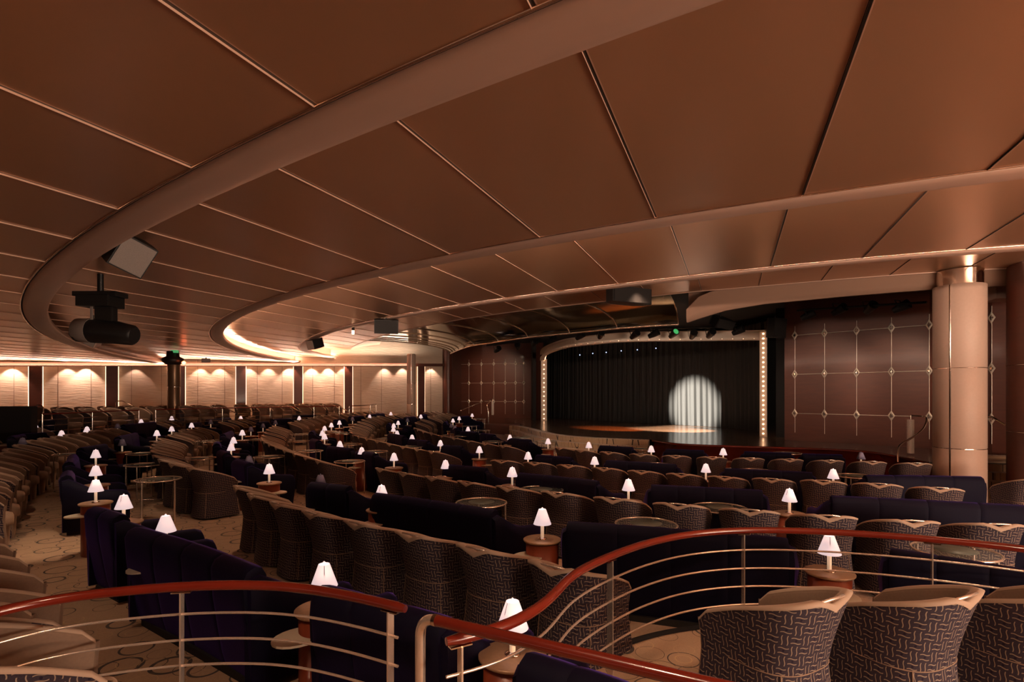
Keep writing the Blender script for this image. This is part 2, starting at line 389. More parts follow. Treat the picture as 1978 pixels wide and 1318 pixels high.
def endwall(pts):
    """close a curve onto the side wall"""
    p = pts[-1]; return WA+WD*((p-WA).dot(WD))-WN*.1
LEFT = [Vector((-30, 17.75)), Vector((-30, -4))]
M['fin'] = simple('seam_lit_paint', (.80,.52,.38), .4, .4)  # bright colour standing in for light on one side of the seams
FIN_LIT = MB(); FIN_SHADE = MB()
def fins(poly, z):
    """bright and black fins painting lit and shaded seam sides, clipped to poly"""
    n = Vector((.927, -.376)); d = Vector((.376, .927)); n.normalize(); d.normalize()
    for k in range(-40, 30):
        c = -.69/.927*.927+k*1.2536
        ts = []
        for a, b in zip(poly, poly[1:]+poly[:1]):
            a = Vector(a[:2]); b = Vector(b[:2]); fa, fb = a.dot(n)-c, b.dot(n)-c
            if (fa < 0) != (fb < 0): q = a.lerp(b, fa/(fa-fb)); ts.append(q.dot(d))
        ts.sort()
        for t0, t1 in zip(ts[::2], ts[1::2]):
            if t1-t0 < .1: continue
            for off, mb, h in ((-.009, FIN_LIT, .011), (-.0105, FIN_SHADE, .0105)):
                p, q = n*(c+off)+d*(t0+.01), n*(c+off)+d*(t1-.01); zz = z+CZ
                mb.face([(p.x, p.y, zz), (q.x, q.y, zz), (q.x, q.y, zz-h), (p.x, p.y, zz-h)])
def ceiling_poly(name, outer, inner, z, extra=None):
    m = MB()
    if outer is None: poly = list(inner)+[endwall(inner)]+LEFT+[Vector((16, -4))]
    elif inner is None: poly = list(outer)+[endwall(outer)]+extra
    else: poly = list(outer)+[endwall(outer), endwall(inner)]+list(inner)[::-1]
    m.poly(poly, z+CZ, flip=True)
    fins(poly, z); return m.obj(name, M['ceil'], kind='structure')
i1, i2, i3, i4 = (offset(b, -.05) for b in (b1, b2, b3, b4))
ceiling_poly('ceiling', None, b1, hA)
ceiling_poly('ceiling', b1, b2, hB)
ceiling_poly('ceiling', b2, b3, hC)
ceiling_poly('ceiling', b3, b4, hD)
FIN_LIT.obj('trim_31', M['fin'], kind='structure'); FIN_SHADE.obj('trim_32', M['black'], kind='structure')
def sweep(m, curve, prof, z0):
    rows = []
    for d, z in prof:
        rows.append([(p.x, p.y, z0+z+CZ) for p in offset(curve, d)])
    m.quadgrid(rows, smooth=True)
TR = 1.0
for k, (b, z, zn) in enumerate([(b1, hA, hB), (b2, hB, hC), (b3, hC, hD)]):
    # painted ring: shadow gap, gently bulged underside, lip, ledge and riser
    m = MB(); sweep(m, b, [(.0,.0),(.018,.05),(.02,.0),(.03,-.018),(.08,-.030),(.17,-.036),(.26,-.026),(.33,.0),(.35,.02),(.35,.10),(.335,.10),(.33,.025),(.05,.02),(.05,zn-z)], z)
    m.obj('trim_%d' % (k+1), M['band'], kind='structure')
    m = MB(); sweep(m, b, [(-.014,-.001),(-.014,-.012),(0,-.012),(0,-.001)], z)
    m.obj('trim_%d' % (k+11), M['trimmetal'], kind='structure')
for k, (b, z) in enumerate([(b1, hA), (b2, hB)]):  # black strips painting the shade in the slots of the two outer rings
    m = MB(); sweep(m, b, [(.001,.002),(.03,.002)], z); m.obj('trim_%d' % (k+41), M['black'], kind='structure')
def strip(curve, d, z, mat, i0, i1_):
    m = MB(); c = offset(curve, d); c2 = offset(curve, d+.05); n = len(c); a, b = int(n*i0), int(n*i1_)
    rows = [[(p.x, p.y, z+CZ) for p in c[a:b]], [(p.x, p.y, z+CZ) for p in c2[a:b]]]
    m.quadgrid(rows)
    return m.obj('trim_21', mat, kind='structure')
def riser_strip(curve, z, i0, i1_, mat):
    m = MB(); c = offset(curve, .062); n = len(c); a, b = int(n*i0), int(n*i1_)
    m.quadgrid([[(p.x, p.y, z+zz+CZ) for p in c[a:b]] for zz in (.13, .19)])
    return m.obj('trim_25', mat, kind='structure')
strip(b2, .22, hB+.045, M['strip'], .62, 1); riser_strip(b2, hB, .0, .66, M['stripmid'])
strip(b3, .22, hC+.045, M['strip'], .78, 1); riser_strip(b3, hC, .0, .80, M['stripmid2'])
# ceiling-edge bowl that climbs from the innermost ring into the dark stage void
m = MB(); sweep(m, b4, [(-.02,-.004),(-.02,-.02),(.02,-.02),(.03,.03),(.25,.12),(.7,.24),(1.2,.33),(1.6,.38)], hD)
m.obj('trim_4', M['band'], kind='structure')
m = MB(); m.poly([p for p in offset(b4, 1.0)]+[Vector((-9, 40)), Vector((30, 40)), Vector((30, 9))], 3.2+CZ, flip=True)
m.obj('ceiling', M['black'], kind='structure')
# dropped curved fascia on the right
def lerp_t(tab, x):
    for (a, b), (c, d) in zip(tab, tab[1:]):
        if x <= c: return b+(d-b)*max(0, x-a)/(c-a)
    return tab[-1][1]
dr = [(1311,.80),(1333,.70),(1402,.50),(1478,.41),(1629,.37),(1812,.34),(3000,.3)]
ar = [(1311,.78),(1320,.50),(1338,.22),(1361,.05),(1400,0),(3000,0)]
right = [(p, U0+F*p.x/p.y) for p in b4]; right = [(p, u) for p, u in right if u > 1311 and p.y < 16]
rp = [p for p, u in right]; ro = offset(rp, .03); ri = offset(rp, .25)
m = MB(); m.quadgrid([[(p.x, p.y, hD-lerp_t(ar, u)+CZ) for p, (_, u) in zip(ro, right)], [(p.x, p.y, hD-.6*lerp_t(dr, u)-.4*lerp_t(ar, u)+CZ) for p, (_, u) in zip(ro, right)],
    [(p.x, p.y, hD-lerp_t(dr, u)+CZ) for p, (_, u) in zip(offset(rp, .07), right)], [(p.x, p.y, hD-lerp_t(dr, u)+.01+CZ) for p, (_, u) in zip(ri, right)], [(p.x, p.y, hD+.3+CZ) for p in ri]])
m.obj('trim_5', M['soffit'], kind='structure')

# ------------------------------------------------------------------ floor
m = MB(); rows = []
for j in range(81):
    y = -4+j*.55; rows.append([(x, y, zf(x, y)+CZ) for x in [-30+i*.55 for i in range(88)]])
m.quadgrid(rows); m.obj('floor', M['carpet'], kind='structure')
# the raised tier the camera stands on: its edge follows the curved rails
ZT = -1.96
rail_px = [(862,1240),(940,1222),(1000,1200),(1060,1160),(1105,1112),(1176,1076),(1250,1050),(1330,1033),(1430,1025),(1550,1026),(1700,1034),(1850,1047),(1978,1061),(2150,1086),(2500,1150)]
railL_px = [(-420,1330),(-200,1240),(0,1181),(100,1160),(200,1146),(360,1133),(500,1131),(600,1139),(700,1157),(783,1177)]
ZRL = -1.06
railR = smooth(resample(catmull([P(u, v, ZRL) for u, v in rail_px]), n=90), 6)
railL = smooth(resample(catmull([P(u, v, ZRL) for u, v in railL_px]), n=60), 4)
edL = offset(railL, -.10); edR = offset(railR, -.38)
tier = [Vector((-30, -1)), Vector((-8, .2))]+edL+edR+[Vector((10, 2.6)), Vector((16, 2)), Vector((16, -4)), Vector((-30, -4))]
m = MB(); m.poly(tier, ZT+CZ); m.obj('floor', M['carpet'], kind='structure')
m = MB(); edge = [Vector((-30, -1)), Vector((-8, .2))]+edL+edR+[Vector((10, 2.6)), Vector((16, 2))]
eo = offset(edge, .0)
m.quadgrid([[(p.x, p.y, -2.3+CZ) for p in edge], [(p.x, p.y, ZT+CZ) for p in edge]]); 
en = offset(edge, .06)
m.quadgrid([[(p.x, p.y, ZT+CZ+.006) for p in en], [(p.x, p.y, ZT+CZ+.006) for p in offset(edge, -.02)], [(p.x, p.y, ZT+CZ-.02) for p in offset(edge, -.02)]])
m.obj('trim_6', M['black'], kind='structure')
# raised back tier along the side wall
ZB = -1.34
be = [Vector(p) for p in [(-30,12.5),(-16,13.2),(-12.8,14.2),(-12.9,17.5),(-11.9,20.4),(-9.9,22.8),(-8.0,24.6),(-7.2,26.6),(-7.6,31.5)]]
bec = smooth(resample(catmull(be), n=60), 3)
m = MB(); m.poly(bec+[Vector((-8.2, 31.8)), Vector((-30, 18))], ZB+CZ); m.obj('floor', M['carpet'], kind='structure')
m = MB(); m.quadgrid([[(p.x, p.y, -2.0+CZ) for p in bec], [(p.x, p.y, ZB+CZ) for p in bec]]); m.obj('trim_7', M['wood'], kind='structure')

# ------------------------------------------------------------------ walls
def wallquad(name, a, b, z0, z1, mat, thick=.15, inward=None):
    """upright slab between plan points, its room face on a-b"""
    a, b = Vector(a), Vector(b); d = (b-a).normalized(); n = Vector((d.y, -d.x))
    if inward is not None and n.dot(Vector(inward)-a) < 0: n = -n
    q = [a, b, b-n*thick, a-n*thick]
    m = MB(); lo = [(p.x, p.y, z0+CZ) for p in q]; hi = [(p.x, p.y, z1+CZ) for p in q]
    for i in range(4):
        j = (i+1) % 4; m.face([lo[i], lo[j], hi[j], hi[i]])
    m.face(hi); m.face(lo[::-1])
    return m.obj(name, mat, kind='structure')
R0 = (0, 10)
wallquad('wall_left', (-30, 17.74), (-4.34, 34.0), -2.2, 3.2, M['cloth'], .2, R0)
wallquad('wall_left', (-30, -4), (-30, 17.74), -2.3, 2.0, M['wood'], .2, R0)
wallquad('wall_back', (-30, -4), (16, -4), -2.3, 2.0, M['wood'], .2, R0)
wallquad('wall_right', (16, -4), (16, 12), -2.3, 3.4, M['wood'], .2, R0)
# valance over the cream panels, following the stepped ceilings
va, vb = wall_at(-350, .5), wall_at(858, .5)
m = MB()
def vz(p): return .0514*p.y
for (d, dz) in [(0, 0)]:
    a0, b0 = va, vb; a1, b1_ = va-WN*.06, vb-WN*.06
    m.quadgrid([[(a0.x, a0.y, vz(a0)+CZ), (b0.x, b0.y, vz(b0)+CZ)], [(a0.x, a0.y, vz(a0)+.17+CZ), (b0.x, b0.y, vz(b0)+.17+CZ)]], smooth=False)
    m.quadgrid([[(a1.x, a1.y, vz(a0)+CZ), (b1_.x, b1_.y, vz(b0)+CZ)], [(a0.x, a0.y, vz(a0)+CZ), (b0.x, b0.y, vz(b0)+CZ)]], smooth=False)
    m.quadgrid([[(a1.x, a1.y, vz(a0)+.17+CZ), (b1_.x, b1_.y, vz(b0)+.17+CZ)], [(a1.x, a1.y, vz(a0)+CZ), (b1_.x, b1_.y, vz(b0)+CZ)]], smooth=False)
m.obj('trim_8', M['wood'], kind='structure')
# light strip lying on the valance, shining up on the outer ceiling
sa, sb = wall_at(-350, .5), wall_at(800, .5)
def ledge(d0, d1, z0, z1, name, mat):
    m = MB(); q = []
    for d, z in ((d0, z0), (d1, z1)): q.append([(p.x+WN.x*d, p.y+WN.y*d, vz(p)+z+CZ) for p in (sa, sb)])
    m.quadgrid(q, smooth=False); m.obj(name, mat, kind='structure')
ledge(0, .26, .015, .015, 'trim_23', M['band']); ledge(.26, .26, .015, .032, 'trim_24', M['band'])
ledge(.08, .15, .03, .03, 'trim_22', M['stripwall'])
# pilasters with rope lights on both edges
pil = [-90, 70, 217, 347, 465, 575, 672, 812]
for i, u in enumerate(pil):
    p = wall_at(u, .0); wd = .28
    c = p+WN*.09; ang = math.atan2(WD.y, WD.x)
    t = empty('pilaster', (c.x, c.y, ZB+CZ), ang)
    H = vz(c)+.1-ZB
    MB().box((0, 0, H/2-.05), (wd*2*.75, .18, H+.1)).obj('post', M['wood'], t)
    for s in (-1, 1):
        b = MB(); nb = int(H/.0375)
        b.tube([(s*(wd*.75+.03), -.02, .02+k*.0375) for k in range(nb)], [.008+.006*(k % 2) for k in range(nb)], 6)
        b.obj('rope_light', M['ropes'], t)
    tag(t, ['', 'dark pilaster edged with rope light nearest the left edge of the cream wall', 'dark pilaster edged with rope light, second from the left', 'red-brown pilaster with rope light right behind the dark round column',
            'red-brown pilaster with rope light, next right of the dark round column', 'red-brown pilaster with rope light in the middle of the cream wall', 'red-brown pilaster with rope light, left of the brightest pair of wall scallops',
            'red-brown pilaster with rope light, last one, right of the slim far column'][i] or 'dark pilaster edged with rope light beyond the left picture edge', 'pilaster', 'rope-lit pilasters on the cream wall')
# wall panel joints and scallop spots
m = MB()
for u in (27, 112, 176, 254, 312, 382, 434, 497, 545, 604, 646, 697, 737, 832):
    p = wall_at(u, .004)
    m.box((p.x, p.y, (ZB+2.4)/2+CZ-.6), (.012, .012, 3.6), math.atan2(WD.y, WD.x))
m.obj('trim_9', M['wood'], kind='structure')
for u in (-60, 22, 130, 165, 262, 300, 388, 425, 482, 520, 560, 604, 636, 665, 745, 780, 835):
    p = wall_at(u, .33); q = wall_at(u, .03)
    spot('wall_spot', (p.x, p.y, vz(p)+.16+CZ), (q.x, q.y, -.1+CZ), 150 if u in (22, 165, 604, 636, 560) else 85, 84, .45, .03, (1,.67,.52))

# ------------------------------------------------------------------ keeping things apart
OBST = []                      # (x, y, r) discs and (x, y, rz, half x, y0, y1) boxes already standing on the floor
LOG = []
FOC = Vector((4, 22))
def clear(x, y, r):
    for o in OBST:
        if len(o) == 3:
            if math.hypot(x-o[0], y-o[1]) < r+o[2]: return False
        else:
            dx, dy = x-o[0], y-o[1]; c, s_ = math.cos(-o[2]), math.sin(-o[2]); lx, ly = dx*c-dy*s_, dx*s_+dy*c
            ex = max(0, abs(lx)-o[3]); ey = max(0, o[4]-ly, ly-o[5])
            if math.hypot(ex, ey) < r: return False
    return True
def nudge(x, y, r, lim):
    if clear(x, y, r): return x, y
    k = 1
    while k*.04 <= lim:
        for a in range(16):
            p, q = x+k*.04*math.cos(a*PI/8), y+k*.04*math.sin(a*PI/8)
            if clear(p, q, r): return p, q
        k += 1
    return None
# ------------------------------------------------------------------ sofas
SC = {}
def sofa_mesh(n, ln):
    key = (n, round(ln, 1))
    if key in SC: return SC[key]
    ln = key[1]; w = ln/n; k = .035
    def bend(x): return -k*x*x
    panels = []
    # profile of the back (y, z): leans out at the top, tucks in at the base
    prof = [(.10,.30),(.045,.50),(.02,.70),(.0,.83),(-.035,.885),(-.09,.90),(-.15,.875),(-.18,.82),(-.165,.60),(-.125,.35),(-.09,.15),(-.06,.05)]
    for s in range(n):
        x0 = -ln/2+s*w; xs = [x0, x0+.012, x0+.05, x0+w*.3, x0+w*.5, x0+w*.7, x0+w-.05, x0+w-.012, x0+w]
        ins = [.03,.012,.003,0,0,0,.003,.012,.03]
        mb = MB(); rows = []
        for y, z in prof:
            r = []
            for x, q in zip(xs, ins):
                cy = -.04; cz = .5
                r.append((x, y+bend(x)+(cy-y)*q*2.2, z+(cz-z)*q*.5-.26*0))
            rows.append(r)
        mb.quadgrid(rows); mb.face([r[0] for r in rows]); mb.face([r[-1] for r in rows][::-1])
        panels.append(mb.mesh('back_panel', M['velvet']))
    seat = MB(); rows = []
    sp = [(.0,.08),(.50,.08),(.56,.12),(.58,.25),(.585,.38),(.56,.43),(.50,.45),(.2,.44),(.0,.42)]
    xs = [-ln/2+ln*i/(n*4) for i in range(n*4+1)]
    for y, z in sp: rows.append([(x, y+bend(x), z-(.012 if i % 4 == 0 and z > .3 else 0)) for i, x in enumerate(xs)])
    seat.quadgrid(rows); seat.face([r[0] for r in rows]); seat.face([r[-1] for r in rows][::-1])
    arms = []
    for s in (-1, 1):
        mb = MB(); rows = []
        # stations along the arm, from the back forwards: (y, top z, outward splay)
        for y, tz, ou, th in [(-.14,.82,.0,.05),(-.06,.84,.02,.07),(.05,.78,.06,.08),(.18,.70,.11,.085),(.32,.655,.155,.085),(.46,.64,.185,.08),(.58,.63,.20,.07),(.645,.60,.205,.055),(.675,.54,.205,.03)]:
            x = s*(ln/2+ou*.42); bx = s*(ln/2+ou*.15); yy = y+bend(ln/2)
            ring = [(bx-s*th*.6, yy, .06), (x-s*th, yy, tz-.12), (x-s*th*.8, yy, tz-.03), (x, yy, tz), (x+s*th*.8, yy, tz-.03), (x+s*th, yy, tz-.12), (bx+s*th*.6, yy*.92, .06)]
            rows.append(ring)
        mb.quadgrid(rows, closed=True); mb.face(rows[0]); mb.face(rows[-1][::-1])
        arms.append(mb.mesh('arm', M['velvet']))
    pl = MB().box((0, .2+bend(0)-.01, .03), (ln-.1, .56, .06)).mesh('plinth', M['black'])
    SC[key] = (panels, seat.mesh('seat', M['velvet']), arms, pl); return SC[key]
SOFAS = []
def sofa(a, b, n, label, group, h=.885, z=None, flip=False):
    pa, pb = S(*a, h, z), S(*b, h, z); A, B = pa.to_2d(), pb.to_2d(); mid = (A+B)/2; d = (B-A); ln = d.length
    nn = Vector((-d.y, d.x)).normalized()
    if nn.dot(FOC-mid) < 0: nn = -nn; 
    rz = math.atan2(nn.y, nn.x)-PI/2
    c = mid+nn*.10; ln = min(ln, n*.80)
    zz = zf(c.x, c.y) if z is None else z
    ln = max(.5, ln-.14)
    OBST.append((c.x, c.y, rz, ln/2+.12, -.16, .62))
    panels, seat, arms, pl = sofa_mesh(n, ln)
    o = empty('sofa', (c.x, c.y, zz+CZ), rz)
    for p in panels: link('back_panel', p, o)
    link('seat', seat, o); link('plinth', pl, o)
    for p in arms: link('arm', p, o)
    tag(o, label, 'sofa', group); SOFAS.append((c, rz, ln))
    LOG.append(('sofa '+label[:34], n, round(ln, 2), (round(c.x, 1), round(c.y, 1)), round(math.degrees(rz))))
G1, G2, G3, G4, G5 = 'purple velvet settees near the rail', 'purple settees between the right-hand rows', 'purple settees at the stage', 'purple settees on the left', 'purple settees far back'
V = 'purple velvet settee '
sofa((262,1018),(505,1100), 4, V+'at bottom left behind the curved rail, four panels long', G1)
sofa((173,979),(238,999), 2, V+'just behind the large one at bottom left, lamp in front of it', G1)
sofa((608,1130),(880,1205), 3, V+'below the near lamp at centre, behind the chrome pipe bend', G1)
sofa((982,1256),(1250,1345), 2, V+'at the bottom edge under the wooden handrail', G1)
sofa((594,932),(680,941), 2, V+'with two panels left of centre behind the nearest chairs', G2)
sofa((718,952),(971,988), 4, V+'with four panels at centre, left of the lamp on the round table', G2)
sofa((1083,1005),(1540,1045), 4, V+'filling the middle behind the red S-curved rail', G2)
sofa((1700,1058),(2180,1135), 4, V+'at the right edge behind the red rail, beside the oval glass table', G2)
sofa((857,898),(943,905), 2, V+'between the second and third rows, left of the drum table', G2)
sofa((995,914),(1166,929), 3, V+'between the second and third rows at the middle of the picture', G2)
sofa((1250,937),(1482,950), 4, V+'between the second and third rows, right of the middle', G2)
sofa((1590,958),(2010,980), 4, V+'in front of the big tan column', G2)
sofa((1031,879),(1111,886), 2, V+'between the third and front rows, left end', G3)
sofa((1163,889),(1316,899), 3, V+'between the third and front rows, second from the left', G3)
sofa((1389,907),(1580,913), 3, V+'between the third and front rows, right of the middle', G3)
sofa((1664,917),(1900,922), 4, V+'running behind the base of the big tan column', G3)
sofa((851,860),(897,863.5), 2, V+'left of the lamp on the wooden drum, centre', G3)
sofa((981,846),(1027,851.5), 2, V+'at the foot of the carpeted stage steps', G3)
sofa((1153,861),(1228,865.5), 2, V+'before the stage steps, right end of the steps', G3)
sofa((1278,868),(1368,871.5), 3, V+'before the wooden stage front, left of the lamp', G3)
sofa((1431,873),(1535,876.5), 3, V+'before the wooden stage front, middle', G3)
sofa((1541,877),(1636,880), 3, V+'before the wooden stage front, right end', G3)
sofa((632,861),(683,868.5), 2, V+'with two lamps behind its top, left of centre', G4)
sofa((688,870),(729,877), 2, V+'behind the tall glass table left of centre', G4)
sofa((597,846),(622,854), 1, V+'at the outer end of the curved group, left of centre', G4)
sofa((598,838),(606,828), 1, V+'on the bend of the curved group, left of centre', G4)
sofa((452,888),(485,896), 1, V+'single seat with the lamp on a red drum before it', G4)
sofa((418,866),(447,880), 1, V+'single seat behind the one beside the red drum', G4)
sofa((417,861),(419,850), 1, V+'single seat on the bend of the left curved group', G4)
sofa((425,843),(451,830), 2, V+'at the back of the left curved group', G4)
sofa((125,928),(131,902), 1, V+'single seat seen side-on at the left aisle', G4)
sofa((132,897),(143,876), 2, V+'on the left aisle bend, three lamps beside it', G4)
sofa((150,868),(205,856), 2, V+'at the top of the left aisle curve', G4)
sofa((214,848),(272,834.5), 2, V+'beyond the aisle curve, unlit lamp in front', G4)
sofa((645,812),(666,809), 1, V+'far single seat left of the bright lamp pair', G5)
sofa((673,806),(702,803), 2, V+'far, below the bright wall scallops', G5)
sofa((707,802),(743,798.5), 2, V+'far, below the cream panel left of the slim column', G5)
sofa((762,811.5),(778,808), 1, V+'far single seat left of the slim column', G5)
sofa((780,807.5),(802,804.5), 2, V+'far, at the foot of the slim column', G5)
sofa((807,802),(825,800.5), 1, V+'far single seat right of the slim column', G5)
sofa((751,837),(784,844), 2, V+'middle distance, left half of the pair below the far brown row', G5)
sofa((788,847),(831,854), 2, V+'middle distance, right half of the pair below the far brown row', G5)
sofa((748,822),(753,814), 1, V+'middle distance, on the bend left of three lamps', G5)
sofa((857,818),(863,811), 1, V+'far, on the bend before the wood wall', G5)
sofa((869,824),(888,831), 1, V+'far single seat before the wood wall', G5)
sofa((890,832.5),(923,836), 2, V+'far, left of the gap before the stage steps', G5)
sofa((928,837),(957,840.5), 2, V+'far, beside the bottom stage step', G5)
sofa((872,806),(907,803.5), 2, V+'far, below the left handrail', G5)
sofa((496,816.5),(518,814), 1, V+'far single seat before the fourth pilaster chairs', G5)
sofa((524,812),(562,807), 3, V+'far, right of two unlit lamps', G5)
sofa((563,803.5),(612,801.5), 3, V+'far, behind the lamp below the sixth pilaster', G5)
sofa((398,811.5),(446,806.5), 3, V+'far, unlit lamp before its left end', G5)
sofa((360,818),(389,815.8), 2, V+'far, right of the dark round column', G5)
sofa((76,813),(138,809.5), 3, V+'far left, in deep shadow under the handrails', G5)
sofa((48,838.5),(83,836.5), 2, V+'far left, right half of the shadowed pair', G5)
sofa((18,844),(45,839), 2, V+'far left, left half of the shadowed pair', G5)
sofa((236,822),(300,815), 3, V+'far left, behind the two paired lamps', G5)

# ------------------------------------------------------------------ chairs
def chair_mesh():
    hw, dp = .335, .34
    path = []
    for k in range(5): path.append((-hw-.02+.02*k/4, .27-.29*k/4, 90))
    K = 20
    for k in range(1, K): 
        a = -PI/2+PI*k/K; sx = math.copysign(abs(math.sin(a))**.72, math.sin(a)); path.append((hw*sx, -.02-dp*abs(math.cos(a))**.72, abs(math.degrees(a))))
    for k in range(5): path.append((hw+.02-.02*(1-k/4), -.02+.29*k/4, 90))
    L = [0]
    for a, b in zip(path, path[1:]): L.append(L[-1]+math.hypot(b[0]-a[0], b[1]-a[1]))
    tot = L[-1]
    def top(i):
        x, y, a = path[i]; s = abs(L[i]/tot-.5)*2
        h = .878-.052*(s/.42)**2.2 if s < .42 else .826-.19*((s-.42)/.58)**1.1
        if s > .95: h -= .035
        h -= .045*math.exp(-(x/.085)**4) if y < -.2 else 0
        return h
    def off(i, d):   # inward offset
        a = path[max(i-1, 0)]; b = path[min(i+1, len(path)-1)]; t = Vector((b[0]-a[0], b[1]-a[1])).normalized(); n = Vector((-t.y, t.x))
        if n.dot(Vector((0, .05))-Vector(path[i][:2])) < 0: n = -n
        return Vector(path[i][:2])+n*d
    n = len(path); Z = [.03, .12, .24, .36, .46, .56, .66, .76, .86]
    def place(i, fz, d, ht):
        z = .03+(ht-.03)*fz; q = off(i, d); zz = z
        sc = .83+.18*(max(0, zz-.44)/.42)**1.35 if zz > .44 else .83+.12*((.44-zz)/.41)**1.25
        back = max(0, -q.y/.35); lean = -.055*back*max(0, (zz-.42)/.44)**1.3
        return Vector((q.x*sc, q.y*sc+lean, z))
    rows = []; uvs = []
    for a in range(9):
        fz = a/8; r = []; uv = []
        for i in range(n):
            p = place(i, fz, 0, top(i)); r.append(p); uv.append((L[i]+.02, p.z))
        rows.append(r); uvs.append(uv)
    shell = MB().quadgrid(rows, uvs)
    lin = MB()
    inner = []
    for fz in (1, .985, .9, .75, .6, .45):
        inner.append([place(i, fz, .036 if fz > .99 else .05, top(i)) for i in range(n)])
    lin.quadgrid(inner)
    for i in (0, n-1):  # arm fronts
        o = [place(i, k/6, 0, top(i)) for k in range(7)]; q = [place(i, k/6, .05, top(i)) for k in range(7)]
        mid = [(a+b)/2+Vector((0, .022, 0)) for a, b in zip(o, q)]
        lin.quadgrid([o, mid, q])
    # tan roll along the top edge
    rim = [place(i, 1, .026, top(i))+Vector((0, 0, .002)) for i in range(n)]
    front0 = [place(0, k/6, .03, top(0))+Vector((0, .012, 0)) for k in range(1, 6)]; front1 = [place(n-1, k/6, .03, top(n-1))+Vector((0, .012, 0)) for k in range(5, 0, -1)]
    trim = MB(); cross = []
    for i in range(n):
        o = place(i, 1, -.004, top(i)); q = place(i, 1, .046, top(i)); md = (o+q)/2
        dn = place(i, .982, -.004, top(i))
        dip = .02*math.exp(-(path[i][0]/.09)**4) if path[i][1] < -.2 else 0
        cross.append([dn+Vector((0,0,-dip)), o+Vector((0,0,.004)), md+Vector((0,0,.009)), q+Vector((0,0,.003)), place(i, .97, .05, top(i))])
    trim.quadgrid([[c[k] for c in cross] for k in range(5)])
    # pleat and waist seam cords on the back
    seam = MB(); zz = [ (.44-.03)/(top(i)-.03) for i in range(n)]
    seam.tube([place(i, zz[i], -.002, top(i)) for i in range(3, n-3)], .0035, 4)
    for i in (9, n-10): seam.tube([place(i, f*zz[i], -.002, top(i)) for f in (0, .5, 1)], .0035, 4)
    cx = [place(i, 1, .0, .862) for i in range(n)]
    bar = [Vector((x, -.395+.0*x, .852-.10*0+.0)) for x in (-.085, -.06, 0, .06, .085)]
    yb = place(n//2, 1, .02, top(n//2)).y
    bar = [Vector((-.105, yb-.002, .866)), Vector((-.08, yb-.018, .875)), Vector((0, yb-.024, .878)), Vector((.08, yb-.018, .875)), Vector((.105, yb-.002, .866))]
    handle = MB().tube(bar, .009, 6)
    # seat: cushion with rounded front
    cu = MB(); rr = []
    prof = [(0, .10), (.02, .03), (.05, 0), (.13, -.0), (.17, .02), (.185, .06)]
    ring = []
    for k in range(28):
        a = 2*PI*k/28; x = math.copysign(abs(math.cos(a))**.5, math.cos(a))*.235; y = .045+math.copysign(abs(math.sin(a))**.5, math.sin(a))*.285
        ring.append((x, y))
    rows = []
    for z, ins in [(.03, .05), (.30, .035), (.31, .0), (.40, .0), (.435, .012), (.455, .05), (.46, .12)]:
        rows.append([((x)*(1-ins/.25), .045+(y-.045)*(1-ins/.29), z) for x, y in ring])
    cu.quadgrid(rows, closed=True); cu.face(rows[-1], True)
    base = MB()
    base.lathe([(.19, 0), (.21, .012), (.2, .03)], (0, -.02, 0), 20)
    return shell.mesh('shell', M['weave']), lin.mesh('lining', M['lining']), trim.mesh('top_roll', M['roll']), seam.mesh('seam_cord', M['tan']), handle.mesh('handle', M['steel']), cu.mesh('seat_cushion', M['tan']), base.mesh('base_plate', M['chrome'])
CM = chair_mesh()
CN = ['shell', 'lining', 'top_roll', 'seam_cord', 'handle', 'seat_cushion', 'base_plate']
CHAIR = None; NCH = 0
def add_chair(x, y, z, rz, label, group):
    global CHAIR, NCH
    q = nudge(x, y, .30, .32)
    if q: x, y = q
    elif not clear(x, y, .18): return None
    OBST.append((x, y, .30)); NCH += 1
    if CHAIR is None:
        o = empty('tub_chair', (x, y, z+CZ), rz)
        for nm, me in zip(CN, CM): link(nm, me, o)
        CHAIR = o
    else: o = dup(CHAIR, (x, y, z+CZ), rz)
    tag(o, label, 'chair', group); return o
ORD = ['first','second','third','fourth','fifth','sixth','seventh','eighth','ninth','tenth','eleventh','twelfth','thirteenth','fourteenth','fifteenth','sixteenth','seventeenth','eighteenth','nineteenth','twentieth','twenty-first','twenty-second','twenty-third']
def polyfit2(pts, deg=3):
    """least-squares polynomial smoothing of plan points along their chord length"""
    n = len(pts)
    L = [0]
    for a, b in zip(pts, pts[1:]): L.append(L[-1]+(b-a).length)
    T = [l/L[-1] for l in L]; deg = min(deg, n-2) if n > 3 else 1
    if n <= 2: return lambda t: pts[0].lerp(pts[-1], t)
    res = []
    for c in range(2):
        m = deg+1; A = [[sum(t**(i+j) for t in T) for j in range(m)] for i in range(m)]; b = [sum((t**i)*p[c] for t, p in zip(T, pts)) for i in range(m)]
        for i in range(m):
            pv = max(range(i, m), key=lambda r: abs(A[r][i])); A[i], A[pv] = A[pv], A[i]; b[i], b[pv] = b[pv], b[i]
            for r in range(i+1, m):
                f = A[r][i]/A[i][i]; b[r] -= f*b[i]
                for k in range(i, m): A[r][k] -= f*A[i][k]
        x = [0]*m
        for i in range(m-1, -1, -1): x[i] = (b[i]-sum(A[i][k]*x[k] for k in range(i+1, m)))/A[i][i]
        res.append(x)
    return lambda t: Vector((sum(a*t**i for i, a in enumerate(res[0])), sum(a*t**i for i, a in enumerate(res[1]))))
